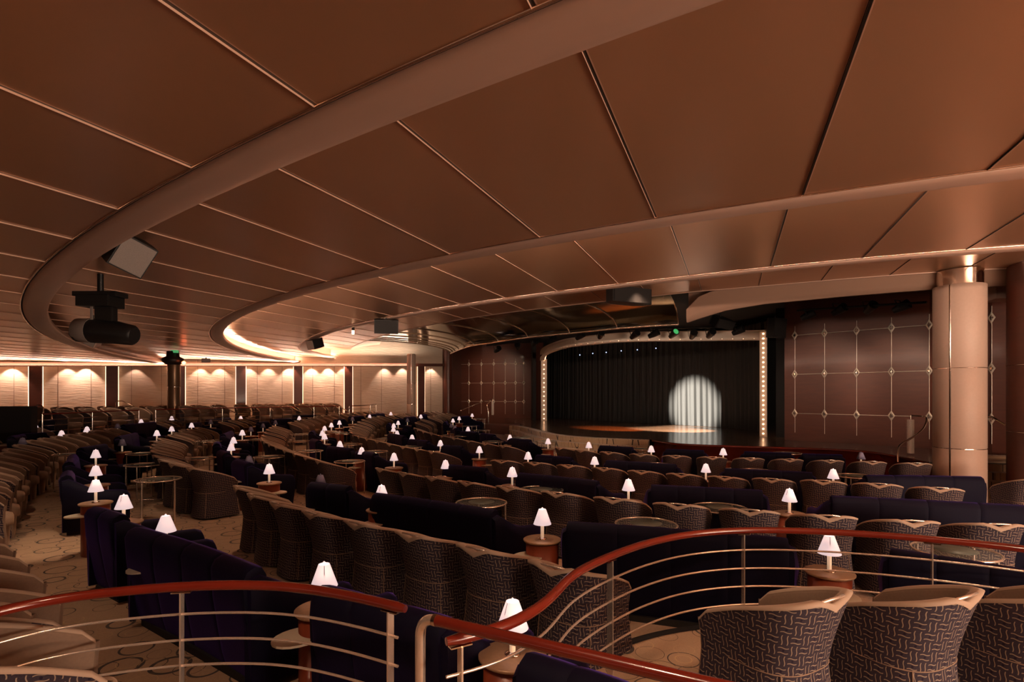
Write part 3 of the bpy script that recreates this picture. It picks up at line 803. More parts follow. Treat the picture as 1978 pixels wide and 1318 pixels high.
def row(pts, n, desc, group, look='patterned tub chair', z=None, deg=3, start='from the left', turn=0, h=.85, shift=.36, plan=None):
    """a row of tub chairs whose backs pass through the given pixels"""
    if plan: q = [Vector(p) for p in plan]
    else: q = [S(u, v, h, z).to_2d() for u, v in pts]
    f = polyfit2(q, deg); fine = [f(i/80) for i in range(81)]
    L = sum((a-b).length for a, b in zip(fine, fine[1:]))
    if n is None: n = int(round(L/.70))+1
    ps = resample(fine, n=n)
    LOG.append((desc[:40], n, round(L/max(1, n-1), 2), tuple(round(c, 1) for c in ps[0]), tuple(round(c, 1) for c in ps[-1])))
    for i, p in enumerate(ps):
        t = (ps[min(i+1, n-1)]-ps[max(i-1, 0)]).normalized(); nn = Vector((-t.y, t.x))
        if nn.dot(FOC-p) < 0: nn = -nn
        rz = math.atan2(nn.y, nn.x)-PI/2+turn
        d = Vector((-math.sin(rz), math.cos(rz)))
        c = p+(d*shift if not plan else Vector((0, 0)))
        zz = zf(c.x, c.y) if z is None else z
        add_chair(c.x, c.y, zz, rz, '%s, %s %s in %s' % (look, ORD[i], start.replace('from the ', 'from '), desc), group)
# rows on the right and centre, nearest first
row([(461,944),(500,960),(549,977),(613,1000),(697,1012),(795,1034),(919,1062),(1071,1098)], 8, 'the row closest beyond the S-curved rail', 'chairs of the nearest full row')
row([(739,906),(791,917.5),(848,922),(912,933),(983,941),(1078,956),(1194,967),(1302,974),(1445,989),(1579,996),(1743,1006),(1930,1017)], 12, 'the second row before the rail', 'chairs of the second row')
row([(969,891),(1025,894),(1085,899),(1153,904),(1225,914),(1303,916),(1384,919),(1488,925),(1593,930),(1698,938),(1809,941)], 11, 'the third row, ending before the big column', 'chairs of the third row')
row([(801,828),(817,833),(829,837),(850,841.5),(868,846),(886,849),(909,853),(939,857),(971,863)], 9, 'the short row left of the carpeted stage steps', 'chairs of the row by the stage steps')
row([(1087,866),(1139,874),(1206,878),(1264,880),(1326,881),(1393,884),(1462,887),(1536,890.5),(1617,892),(1693,894),(1771,896)], 11, 'the front row at the stage', 'chairs of the front row')
row([(509,851),(515,857),(525,861),(539.5,866),(554,871),(572,877),(588,883),(620,890)], 8, 'the curved row ending beside the two-seat purple settee', 'chairs of the fourth row')
row([(686,842),(698,846),(712,849),(732,853),(753,858),(775,863),(801,868),(838,873)], 8, 'the middle row left of the centre aisle', 'chairs of the centre row')
row([(302,882),(320,893),(338,899),(372,906)], 4, 'the short row with the free-standing end chair', 'chairs of the short left row')
# brown inner faces: rows that swing round on the left
BR = 'brown tub chair'
row([(507,847),(508,842),(513,836),(520,829),(529,824.5)], 6, 'the bunched stack left of the far tall tables', 'bunched brown chairs left of centre', BR, deg=2, start='from the front')
row([(562,817),(582,811.7),(604,807),(626,803),(650,800.5),(677,798.5),(700,797)], 12, 'the far row below the cream wall middle', 'far brown chairs below the cream wall', BR, deg=2)
row([(678,836),(678,830),(681,825),(687,818.5),(700,812),(718,808),(735,803.5),(760,801),(782,799)], 14, 'the far row swinging up towards the slim column', 'far brown chairs by the slim column', BR, deg=3, start='from the front')
row([(803,815.6),(813,809.5),(824,807),(840,802.5),(858,800),(866,799)], 9, 'the farthest row before the wood wall', 'far brown chairs by the wood wall', BR, deg=2, start='from the front')
row([(300,879),(297,870),(297,862),(301,854),(310,848)], 6, 'the bunch behind the two tall left tables', 'bunched brown chairs on the left', BR, deg=2, start='from the front')
row([(328,841),(338,838),(350,833.6),(365,830.6),(381,827)], 5, 'the row right of the paired left lamps', 'brown chairs left of the dark curved sofas', BR, deg=2)
row([(428,815.6),(441,812.8),(455,810),(471,808)], 4, 'the short row below the fourth pilaster', 'brown chairs below the fourth pilaster', BR, deg=1)
row([(489,805.6),(503.5,802.5),(519,801.5),(535,801)], 4, 'the short row beyond, near the middle rail', 'brown chairs near the middle rail', BR, deg=1)
row([(303,814.5),(322,811),(342,808.5),(362,806.5),(380,804.5),(400,803)], 6, 'the row behind the dark column lamp', 'brown chairs by the dark column', BR, deg=1)
row([(-111,946),(-94,926),(-72,909),(-48,895),(-22,882),(3,871),(24,862),(50,855),(75,850),(100,845),(124,842),(148,837.5),(173,833),(200,829),(231,825)], 21, 'the long row curving from the left edge', 'brown chairs of the long left row', BR, deg=3, start='from the front')
row([(137,817),(155,814),(172,812),(190,810)], 4, 'the short row beyond the shadowed far-left settee', 'brown chairs beyond the long left row', BR, deg=1)
row([(-70,842),(-25,836),(5,831),(35,827),(50,825)], 4, 'the dim row at the far left edge', 'dim brown chairs at the far left', BR, deg=1)
# raised back tier
row(None, 9, 'the raised tier behind the left handrails', 'chairs on the raised back tier', BR, z=ZB, plan=[(-13.9,15.5),(-13.9,18),(-13.2,20.5),(-12.2,21.8)])
row(None, 6, 'the raised tier beyond the middle handrail', 'chairs on the raised tier, middle', BR, z=ZB, plan=[(-10.9,23.2),(-9.6,24.6),(-8.7,26)])
row(None, 10, 'the last row against the left cream wall', 'chairs against the cream wall', BR, z=ZB, plan=[(-16.5,19.0),(-15.2,22),(-13.2,24.5)])
row(None, 7, 'the wall row right of the dark column', 'chairs against the cream wall, right', BR, z=ZB, plan=[(-12.6,25.4),(-10.8,27.2),(-9.3,28.6)])
row([(700,797),(715,796),(730,795.4)], 4, 'the far corner beside the slim column', 'far corner chairs', BR, deg=1)
row([(822,797),(835,795.5),(850,794.8)], 4, 'the corner below the last cream panel', 'corner chairs below the last cream panel', BR, deg=1)
# near tier, right foreground and left foreground
for i, (u, v, fi, lab) in enumerate([(1608,1163,30,'large patterned tub chair in the right foreground, its back nearest the lower handrail'),
                                (1866,1158,27,'large patterned tub chair in the right foreground, second from the right edge'),
                                (2120,1155,24,'large patterned tub chair cut off by the right edge of the picture')]):
    p = S(u, v, .85, ZT).to_2d(); a = math.radians(fi); d = Vector((-math.sin(a), math.cos(a))); c = p+d*.39
    add_chair(c.x, c.y, ZT, a, lab, 'chairs in the right foreground')
left_near = [(-2.28,2.62,ZT,'brown tub chair at the bottom left corner, nearest the camera'),(-2.95,2.98,ZT,'brown tub chair at the left edge, just this side of the rail'),
             (-3.22,3.52,None,'brown tub chair at the left edge, first beyond the rail'),(-3.72,3.96,None,'brown tub chair at the left edge, second beyond the rail'),
             (-4.22,4.38,None,'brown tub chair at the left edge, third beyond the rail'),(-4.75,4.82,None,'brown tub chair at the left edge, fourth beyond the rail, only its seat showing'),
             (-5.28,5.28,None,'brown tub chair at the left edge, farthest of the near group')]
for x, y, z, lab in left_near:
    add_chair(x, y, zf(x, y) if z is None else z, math.radians(-48), lab, 'chairs in the left foreground')
p = S(1990, 925, .85).to_2d()
add_chair(p.x+.1, p.y+.3, zf(p.x, p.y), math.radians(8), 'patterned tub chair alone at the right edge beyond the big column', 'chair beyond the column')

# ------------------------------------------------------------------ lamps on drum tables
DT = .68
m = MB().lathe([(.155,.0),(.16,.02),(.16,DT-.02),(.155,DT-.02)], n=28); drum_me = m.mesh('drum', M['drum'])
m = MB().lathe([(0,DT-.02),(.182,DT-.02),(.188,DT-.012),(.188,DT-.004),(.182,DT),(0,DT)], n=32); top_me = m.mesh('top', M['tabletop'])
m = MB(); ring = [(.17+.17*math.cos(a*PI/10), .135*math.sin(a*PI/10)) for a in range(-10, 10)]
m.quadgrid([[(x, y, .53) for x, y in ring], [(x, y, .545) for x, y in ring]], closed=True, smooth=False); m.face([(x, y, .545) for x, y in ring]); m.face([(x, y, .53) for x, y in ring][::-1])
leaf_me = m.mesh('swing_leaf', M['leaf'])
m = MB().lathe([(0,0),(.045,0),(.045,.008),(.02,.016),(.012,.02),(0,.02)], n=16); lb_me = m.mesh('lamp_base', M['chrome'])
m = MB().lathe([(.017,.018),(.017,.165),(0,.165)], n=12); ls_me = m.mesh('lamp_stem', M['stem'])
def shade_me(name, mat):
    m = MB().lathe([(.086,.148),(.088,.146),(.036,.292),(.034,.292),(.082,.150)], n=24)
    m.lathe([(0,.288),(.012,.29),(.008,.305),(0,.312)], n=8)
    return m.mesh(name, mat)
seam_me = MB().quadgrid([[(.0845,-.004,.152),(.0845,.004,.152)],[(.0375,-.002,.29),(.0375,.002,.29)]]).mesh('shade_seam', M['shade_off'])
sh_on, sh_off = shade_me('lamp_shade', M['shade']), shade_me('lamp_shade', M['shade_off'])
DRUM = LAMP = LAMPOFF = None
def lamp(u, v, on=True, where='', leaf=None, table=True, z=None):
    global DRUM, LAMP, LAMPOFF
    p = S(u, v, DT+.305, z); zz = p.z
    q = nudge(p.x, p.y, .14, .12)
    if q: p.x, p.y = q
    OBST.append((p.x, p.y, .17))
    if leaf is None: leaf = math.atan2(-(FOC-p.to_2d()).y, -(FOC-p.to_2d()).x)
    if DRUM is None:
        DRUM = empty('drum_table', (p.x, p.y, zz+CZ), leaf)
        for a, b in (('drum', drum_me), ('top', top_me), ('swing_leaf', leaf_me)): link(a, b, DRUM)
        o = DRUM
    else: o = dup(DRUM, (p.x, p.y, zz+CZ), leaf)
    tag(o, 'mahogany drum table under the lamp '+where, 'side table', 'drum side tables between the settees')
    src = LAMP if on else LAMPOFF
    if src is None:
        o = empty('table_lamp', (p.x, p.y, zz+CZ+DT), 0)
        link('lamp_base', lb_me, o); link('lamp_stem', ls_me, o); link('lamp_shade', sh_on if on else sh_off, o); link('shade_seam', seam_me, o)
        if on: LAMP = o
        else: LAMPOFF = o
    else: o = dup(src, (p.x, p.y, zz+CZ+DT), -PI/2+random.uniform(-1.2, 1.2))
    if on and p.length < 9.5:
        d = bpy.data.lights.new('lamp_glow', 'POINT'); d.energy = 2.6; d.color = (1,.72,.66); d.shadow_soft_size = .03
        g = bpy.data.objects.new('lamp_glow', d); col.objects.link(g); g.location = (p.x+.024*0, p.y, zz+CZ+DT+.19)
        g.location.x += .03; g.location.y -= .03
    tag(o, ('glowing white table lamp ' if on else 'unlit grey-blue table lamp ')+where, 'lamp', 'glowing table lamps' if on else 'unlit table lamps')
    return o
LP = [(1048,983,1,'at centre, right of the four-panel settee'),(1602,1032,1,'just under the red rail at right'),(1001,1167,1,'crossed by the red rail at bottom centre'),
 (626,1086,1,'above the curved rail, lower left of centre'),(320,994,1,'in front of the large bottom-left settee'),(239,955,1,'second nearest on the left side'),
 (185,926,1,'on the left aisle, lowest of three in a column'),(185,899,1,'on the left, middle of three in a column'),(185,868.5,1,'on the left, topmost of three in a column'),
 (520,896,1,'on the bright red drum left of centre'),(737,936.5,1,'peeking over the four-panel settee'),(761,875,1,'behind the second row, left of centre'),
 (116,831.6,1,'far left, lower of a pair above the long row'),(67,816,1,'far left, before the chrome handrail'),(164,807,1,'far left, smallest, above the short brown row'),(168,824,1,'far left, right of the pair above the long row'),
 (43.5,845,0,'in the shadowed pair of settees at far left'),(272.6,810,1,'far left, left of the dark round column'),(331.6,804,1,'at the foot of the dark round column'),(331.6,823.6,1,'below the dark round column'),
 (303,831,1,'above the bunched chairs at left'),(370,817,1,'right of the dark column above the brown row'),(407,811,0,'far, before the three-panel settee by the fourth pilaster'),(225.6,818,0,'far left, deep in shadow'),
 (236,848,0,'on the left, behind the three lamps in a column'),(465,803.6,1,'far, above the short row by the fourth pilaster'),(468,830.6,1,'at the back of the left curved group'),(451,844.5,1,'in the left curved group, upper of two'),
 (446.5,856.7,1,'in the left curved group, lower of two'),(480.6,824.5,0,'behind the left curved group'),(508,818,0,'far, left of the bunched chairs'),(532,812,0,'far, above the bunched chairs'),
 (481,880,0,'beside the single seat left of centre'),(578,804,1,'far, below the sixth pilaster'),(627,823,1,'in the middle cluster, rear left'),(622.5,832,1,'in the middle cluster, left'),
 (627,838,1,'in the middle cluster, nearest'),(640,817,1,'in the middle cluster, rear'),(655.6,812.5,1,'in the middle cluster, farthest right'),(681,805.6,0,'far, below the bright scallops'),
 (714,801,1,'far, left of the slim column'),(755,796,1,'farthest, against the cream wall'),(760.5,818,1,'in the small trio before the slim column, top'),(769,813,1,'right behind the small trio by the slim column'),
 (760,825,1,'in the small trio before the slim column, middle'),(767,832,1,'in the small trio before the slim column, nearest'),(656.5,852,1,'over the two-panel settee left of centre, left one'),
 (698.7,864,1,'over the two-panel settee left of centre, right one'),(796,840,1,'over the paired settees in the middle distance'),(787,808,0,'far, at the foot of the slim column'),
 (813,801,1,'far, just right of the slim column'),(856,851,1,'peeking over the settee left of the wooden drum'),(875,809,1,'far, below the left handrail'),(872,818,0,'far, left of the three before the wood wall'),
 (878.5,822,0,'far, second before the wood wall'),(887,804.7,1,'far, upper of the two below the left handrail'),(912,799,1,'farthest right of those below the left handrail'),(904,824.5,1,'over the far settee near the stage steps'),
 (926,862,1,'on the wooden drum at centre'),(860.5,888.5,1,'over the settee left of centre, second row'),(985,840,1,'behind the settee at the stage steps'),(1058.6,847,1,'on the red drum before the stage steps'),
 (1143,854,1,'before the carpeted stage steps, right part'),(1020,873,1,'behind the third row, left end'),(989.5,902,1,'left of the three-panel settee at mid picture'),(1148.6,882,1,'over the front row at left'),
 (1258,861,1,'at the right end of the stage steps'),(1397,866,1,'before the wooden stage front'),(1355,895.6,1,'between the third and front rows, middle'),(1214,925,1,'between the second and third rows, middle'),
 (1660.5,874,0,'before the wood wall at right'),(1609.5,905.7,1,'between the third and front rows, right'),(1525,943.6,1,'between the second and third rows, right'),(619,916,0,'over the two-panel settee near the left rows')]
for u, v, on, wh in LP:
    lf = {1048: math.radians(215), 520: math.radians(-25), 626: math.radians(225), 926: math.radians(-20), 761: math.radians(-20), 239: math.radians(200)}.get(int(u))
    lamp(u, v, bool(on), wh, lf)

# ------------------------------------------------------------------ round glass tables
TH = .72
tw = MB(); R = .33
tw.tube([(R*math.cos(2*PI*k/28), R*math.sin(2*PI*k/28), TH-.01) for k in range(29)], .011, 6, caps=False); ring_me = tw.mesh('rim', M['steel'])
gl_me = MB().lathe([(0,TH-.008),(R-.008,TH-.008),(R-.008,TH+.002),(0,TH+.002)], n=32).mesh('glass_top', M['glass'])
fr_me = MB().lathe([(0,TH+.003),(.17,TH+.003),(.17,TH+.006),(0,TH+.006)], n=24).mesh('frosted_disc', M['frost'])
leg_mes = []
for k in range(4):
    a = PI/4+k*PI/2; x, y = (R-.015)*math.cos(a), (R-.015)*math.sin(a)
    leg_mes.append(MB().tube([(x, y, 0), (x, y, TH-.02)], .0125, 8).mesh('leg', M['steel']))
br_me = MB().tube([(-(R-.015)*.7, -(R-.015)*.7, .04), ((R-.015)*.7, (R-.015)*.7, .04)], .006, 6).tube([((R-.015)*.7, -(R-.015)*.7, .04), (-(R-.015)*.7, (R-.015)*.7, .04)], .006, 6).mesh('stretcher', M['chrome'])
TAB = None
def table(u, v, where, z=None):
    global TAB
    p = S(u, v, TH, z)
    q = nudge(p.x, p.y, .22, .2)
    if q: p.x, p.y = q
    OBST.append((p.x, p.y, .33))
    if TAB is None:
        o = TAB = empty('glass_table', (p.x, p.y, p.z+CZ), .3)
        link('rim', ring_me, o); link('glass_top', gl_me, o); link('frosted_disc', fr_me, o); link('stretcher', br_me, o)
        for l in leg_mes: link('leg', l, o)
    else: o = dup(TAB, (p.x, p.y, p.z+CZ), random.uniform(0, 1.5))
    tag(o, 'round glass table with chrome legs '+where, 'table', 'round glass cocktail tables')
for u, v, wh in [(1242,1012,'before the long settee behind the S-curved rail'),(930,970,'before the four-panel settee at centre'),(1387,981,'behind the second row, right of centre'),(1845,1063,'under the red rail at right'),
 (1042,946,'at mid picture between the first two rows'),(306,925,'nearest of the two tall ones on the left'),(279,897,'second of the two tall ones on the left'),(277,876,'third in the left aisle, half hidden'),
 (386,885,'between the left bunch and the purple curve'),(138,877,'beside the long left row'),(404,852,'behind the left purple curve'),(498,849,'left of the bunched chairs'),
 (521,882,'behind the lamp on the red drum'),(581,839,'upper of the pair left of the middle cluster'),(579,852,'lower of the pair left of the middle cluster'),(597,871,'below the pair left of the middle cluster'),
 (677,858,'behind the lamp-topped settee left of centre'),(667,838,'right of the middle cluster'),(724,872,'beside the settee left of centre'),(676,891,'tall in front of the dark settee left of centre'),
 (738,848,'in the middle distance before the small trio'),(680,824.5,'far, beside the swinging brown row'),(653,835.6,'far, right of the middle lamp cluster'),(789,862,'below the paired settees'),
 (889,842,'left of the far settee by the steps'),(907,823,'far, before the wood wall'),(931,831,'far, near the bottom stage step'),(952,853,'behind the short row by the steps'),(923,809,'farthest, below the left handrail'),
 (1055,852.5,'dark, beside the red drum at the steps'),(1006,846,'at the bottom stage step'),(1237,867,'before the right end of the steps'),(1268,897,'behind the front row, left of middle'),
 (1460,909,'behind the front row, right of middle'),(1522,875,'before the wooden stage front'),(1652,919,'left of the big tan column')]:
    table(u, v, wh)

# ------------------------------------------------------------------ rails
def w3(p, z): return (p.x, p.y, z+CZ)
def railing(name, curve, posts, label, ends):
    t = empty(name, (curve[len(curve)//2].x, curve[len(curve)//2].y, ZT+CZ)); L = Vector(t.location)
    MB().tube([Vector(w3(p, ZRL))-L for p in curve], [.018]+[.026]*(len(curve)-2)+[.018], 12).obj('handrail', M['rail'], t)
    for z in (-1.212, -1.355, -1.495, -1.635):
        MB().tube([Vector(w3(p, z))-L for p in curve[ends[0]:len(curve)-ends[1]]], .0075, 8).obj('thin_rail', M['steel'], t)
    for i in posts:
        p = curve[i]; q = curve[min(i+1, len(curve)-1)]; a = math.atan2((q-p).y, (q-p).x)
        mb = MB(); H = ZRL-.03-ZT
        mb.box((p.x-L.x, p.y-L.y, ZT+H/2+CZ-L.z), (.008, .045, H), a)
        mb.obj('post', M['steel'], t)
        MB().box((p.x-L.x, p.y-L.y, ZRL-.03+CZ-L.z), (.10, .035, .006), a).obj('bracket', M['chrome'], t)
    tag(t, label, 'railing'); return t
def idx(curve, u):
    return min(range(len(curve)), key=lambda i: abs(U0+F*curve[i].x/curve[i].y-u))
railing('railing', railR, [idx(railR, 899), idx(railR, 1177), idx(railR, 1430), idx(railR, 1797)], 'S-curved railing with red wooden handrail and four thin chrome rails, right foreground', (0, 0))
railing('railing', railL, [idx(railL, 360), idx(railL, 752)], 'arched railing with red wooden handrail and thin chrome rails, left foreground', (0, 1))
# stair handrail with the chrome bend
A = Vector((-.413, 2.45, -1.003+CZ)); B = Vector((.60, 1.75, -.927+CZ)); dd = (B-A).normalized()
t = empty('stair_handrail', (A.x, A.y, ZT+CZ)); L = Vector(t.location)
pts = [Vector((A.x, A.y, ZT-.1+CZ)), Vector((A.x, A.y, A.z-.14)), Vector((A.x, A.y, A.z-.09))]
for k in range(1, 8):
    s = k/8; pts.append(Vector((A.x, A.y, A.z-.09)).lerp(A, s)*(1-s)+s*A.lerp(A+dd*.09, s))
pts.append(A+dd*.10)
MB().tube([p-L for p in pts], .0235, 14).obj('chrome_newel', M['steel'], t)
MB().tube([A+dd*.085-L, A+dd*.105-L], .027, 14).obj('collar', M['chrome'], t)
MB().tube([A+dd*.10-L, A+dd*.8-L, B-L, B+dd*.5-L], .0255, 14).obj('handrail', M['rail'], t)
tag(t, 'sloping red wooden stair handrail rising from a bent chrome pipe at bottom centre', 'handrail')

def small_rail(pts, rails, posts, label, mat=None, r=.022, name='handrail', group='handrails of the raised back tier'):
    t = empty(name, pts[0]); L = Vector(pts[0])
    MB().tube([Vector(p)-L for p in pts], r, 8).obj('top_rail', mat or M['rail'], t)
    for dz in rails: MB().tube([Vector(p)-L+Vector((0, 0, -dz)) for p in pts], .012, 6).obj('thin_rail', M['chrome'], t)
    for p, ln in posts: MB().tube([Vector(p)-L, Vector(p)-L+Vector((0, 0, -ln))], .018, 6).obj('post', M['chrome'], t)
    tag(t, label, 'handrail', group)
ZR = ZB+.80+CZ
def bseg(a, b, k=8): 
    n = len(bec); i0, i1_ = int(a*(n-1)), int(b*(n-1)); return [(bec[i].x, bec[i].y, ZR) for i in range(i0, i1_+1)]
for a, b, lab in [(.50,.60,'dark handrail with chrome bars on the raised tier, leftmost stretch'),(.62,.73,'dark handrail with chrome bars on the raised tier, behind the dark column'),(.745,.83,'dark handrail with chrome bars on the raised tier, below the middle of the cream wall'),(.845,.95,'dark handrail with chrome bars on the raised tier, right end')]:
    s = bseg(a, b); small_rail(s, (.16, .32, .48, .64), [(s[0], .8), (s[len(s)//2], .8), (s[-1], .8)], lab)
for (u, v, d, lab) in [(83,783,15.5,'chrome newel with sloping rail at far left'),(225,775,20.5,'sloping stair rail before the second pilaster'),(415,783,22,'sloping stair rail before the fourth pilaster'),(546,783,24,'sloping stair rail before the fifth pilaster'),(645,785,26,'sloping stair rail before the seventh pilaster')]:
    X = (u-U0)/F*d; z = (V0-v)/F*d+CZ; s = 1 if u > 100 else -1
    small_rail([(X, d, z-.45), (X, d, z-.06), (X+.06*s, d, z), (X+.2*s, d+.05, z), (X+.75*s, d+.2, z-.33)], (), [], lab, M['chrome'], .02, 'stair_rail')

# ------------------------------------------------------------------ columns
def column(u0, u1, D, z0, z1, joints, mat, label, cap=.22, groove=-1.9):
    r = (u1-u0)/2/F*D*.985; X = ((u0+u1)/2-U0)/F*D
    t = empty('column', (X, D, z0+CZ)); H = z1-z0
    zs = [0]+[j-z0 for j in joints]+[H-cap]
    mt = MB(); 
    for a, b in zip(zs, zs[1:]):
        # cladding sleeve open on one side slit
        n = 40; sl = groove; rows = []
        for q, z in [(.985, a+.006), (1, a+.016), (1, b-.016), (.985, b-.006)]:
            rows.append([(r*q*math.cos(sl+.035+(2*PI-.07)*k/n), r*q*math.sin(sl+.035+(2*PI-.07)*k/n), z) for k in range(n+1)])
        MB().quadgrid(rows).obj('sleeve', mat, t)
    MB().lathe([(r*.955, 0), (r*.955, H-cap)], n=32).obj('core', M['chrome'], t)
    MB().lathe([(r*.90, H-cap), (r*.90, H)], n=32).obj('chrome_cap', M['chrome'], t)
    tag(t, label, 'column'); return t
M['column'] = simple('column_leather', (.40,.275,.215), .55, noise=.06, nscale=25, bump=.05)
M['columnd'] = simple('bronze_column', (.20,.12,.07), .35, .6)
column(1811, 1895, 11.0, -2.25, hD-.02, [(V0-865)/F*11.0, (V0-712)/F*11.0], M['column'], 'big tan leather-clad column with a chrome collar at right', .3, groove=-2.6)
column(324.5, 347.5, 22.0, -2.0, hA, [(V0-748)/F*22], M['columnd'], 'dark bronze round column on the left before the cream wall', .02, groove=-2.1)
column(786, 803, 29.0, -2.0, hC+.1, [(V0-781)/F*29, (V0-742)/F*29], M['column'], 'slim far column between the cream wall and the wood wall', .02, groove=-1.4)

# ------------------------------------------------------------------ stage
ZS = -1.51
edge_px = [(985,822),(1010,823),(1075,838),(1150,845),(1255,849)]
st = [P(u, v, ZS) for u, v in edge_px]
lip = [P(u, v, ZS) for u, v in [(1262,850),(1310,857),(1380,860),(1480,863),(1580,866),(1660,870),(1720,877),(1765,886),(1800,893)]]
stage_poly = [P(985,815,ZS)]+st[1:]+lip+[Vector((12.5,12.3)), Vector((16,12.5)), Vector((30,20)), Vector((30,45)), Vector((-4,45)), Vector((-4,36)), Vector((-.5,34.5))]
m = MB(); m.poly(stage_poly, ZS+CZ); m.obj('floor', M['stagefloor'], kind='structure')
lipc = smooth(resample(catmull(lip), n=40), 3)
m = MB(); rows = [[w3(p, z) for p in offset(lipc, o)] for o, z in [(.0,ZS+.005),(.05,ZS+.005),(.06,ZS-.03),(.05,ZS-.06),(-.02,ZS-.07),(-.04,-2.3)]]
m.quadgrid(rows); m.obj('trim_10', M['rail'], kind='structure')
lead = [P(985,815,ZS)]+[p for p in st]
stc = smooth(resample(catmull(st), n=40), 3)
for k in range(4):
    m = MB(); o = -.30*k; z = ZS-.005-.185*k
    sg = stc
    c1 = offset(sg, .30*(k+1)); c0 = offset(sg, .30*k)
    rows = [[w3(p, z) for p in c0], [w3(p, z) for p in c1], [w3(p, z-.03) for p in c1], [w3(p, z-.2) for p in [a.lerp(b, .1) for a, b in zip(c1, c0)]]]
    m.quadgrid(rows, smooth=False)
    for e in (0, -1): m.face([w3(c0[e], z), w3(c1[e], z), w3(c1[e], -2.35), w3(c0[e], -2.35)])
    o_ = m.obj('stage_step', M['carpet']); tag(o_, 'curved carpeted stage step, %s' % ['topmost', 'second from the top', 'third from the top', 'lowest'][k], 'step', 'curved carpeted steps up to the stage')
# wood cheek at the left end of the steps
c = P(975, 823, ZS)
MB().box((c.x-.3, c.y+1.2, -1.85+CZ), (2.2, .5, .72), -.2).obj('step_cheek', M['wood'], kind='structure')
for o in bpy.data.objects:
    if o.name == 'step_cheek': o.name = 'trim_12'

# proscenium: bulb-lined header and jambs
hp = [Vector(p) for p in [(1.85,31.0),(1.72,28.2),(1.75,26.2),(2.0,24),(2.45,22.1),(3.3,20.9),(4.1,20.1),(4.95,19.8),(6.9,19.6),(9.0,19.35)]]
hc = smooth(resample(catmull(hp), n=70), 2)
t = empty('proscenium_arch', (5, 21, ZS+CZ)); L = Vector(t.location)
ZH = 1.92
m = MB(); rows = [[Vector(w3(p, z))-L for p in offset(hc, o)] for o, z in [(.25,ZH),(.0,ZH),(.0,ZH+.34),(.25,ZH+.34)]]
m.quadgrid(rows, smooth=False); m.obj('header', M['white'], t)
nb = 0
for i, p in enumerate(resample(offset(hc, -.03), n=46)):
    mt = M['bulb'] if i > 36 or i % 2 else M['bulbdim']
    MB().lathe([(0,-.03),(.03,-.015),(.035,0),(.03,.015),(0,.03)], Vector(w3(p, ZH+.07))-L, 8).obj('bulb', mt, t)
def jamb(x, y, w, ang, n, zt):
    mb = MB().box((x-L.x, y-L.y, (ZS+zt)/2+CZ-L.z), (w, .2, zt-ZS), ang); mb.obj('jamb', M['white'], t)
    for i in range(n):
        z = ZS+.12+(zt-ZS-.2)*i/(n-1); d = Vector((math.sin(ang), -math.cos(ang)))*.12
        MB().lathe([(0,-.03),(.03,-.015),(.035,0),(.03,.015),(0,.03)], (x+d.x-L.x, y+d.y-L.y, z+CZ-L.z), 8).obj('bulb', M['bulb'], t)
jamb(8.93, 19.3, .24, -.5, 22, ZH+.3); jamb(1.84, 31.2, .34, -.1, 14, ZH+.1)
tag(t, 'pale proscenium arch lined with glowing bulbs around the dark stage', 'arch')
# curtain
cu = [P(1052,805.5,ZS), P(1150,813,ZS), P(1300,821,ZS), P(1400,827,ZS), P(1482,836,ZS)]
cc = resample(smooth(resample(catmull(cu), n=60), 3), n=900)
nrm = offset(cc, .1); rows = []
for z, amp in [(ZS+.01,1.25),(ZS+.4,1.0),(ZS+1.5,.9),(ZS+3.0,.8),(ZS+4.4,.7)]:
    r = []; ph = 0
    for i, (p, q) in enumerate(zip(cc, nrm)):
        s = i*.02; n_ = (p-q)/.1
        a = amp*(.06*math.sin(s*16+1.3*math.sin(s*2.3))+.03*math.sin(s*37+z*.4)+.02*math.sin(s*7.1))
        r.append(w3(p+n_*a, z))
    rows.append(r)
m = MB(); m.quadgrid(rows); o = m.obj('stage_curtain', M['curtain']); tag(o, 'dark pleated stage curtain with a lit circle on it', 'curtain')
# spotlight pool on the curtain and boards, from a follow spot over the back rows
tgt = P(1332, 823, ZS); 
spot('follow_spot', (-6.5, 19, 4.6), (tgt.x-.2, tgt.y-.3, ZS+.95+CZ), 190000, 11, .7, .04, (1,.93,.80))
q_ = P(1310, 831, ZS); spot('stage_floor_spot', (8.0, 20.4, 4.3), (q_.x, q_.y, ZS+CZ), 9000, 42, .6, .05, (1,.86,.68))
q_ = P(1190, 829, ZS); spot('stage_amber_spot', (6.0, 20.4, 4.3), (q_.x, q_.y, ZS+CZ), 3500, 34, .6, .05, (1,.30,.08))
# black stage masking
wallquad('wall_stage', (1.4, 31.6), (1.4, 40), -1.6, 3.3, M['black'], .2, (5, 30))
wallquad('wall_stage', (-4, 43), (20, 30), -1.6, 3.3, M['black'], .2, (5, 20))
MB().box((9.62, 19.05, (ZS+3.0)/2+CZ), (.62, .5, 3.0-ZS), -.55).obj('trim_13', M['black'], kind='structure')
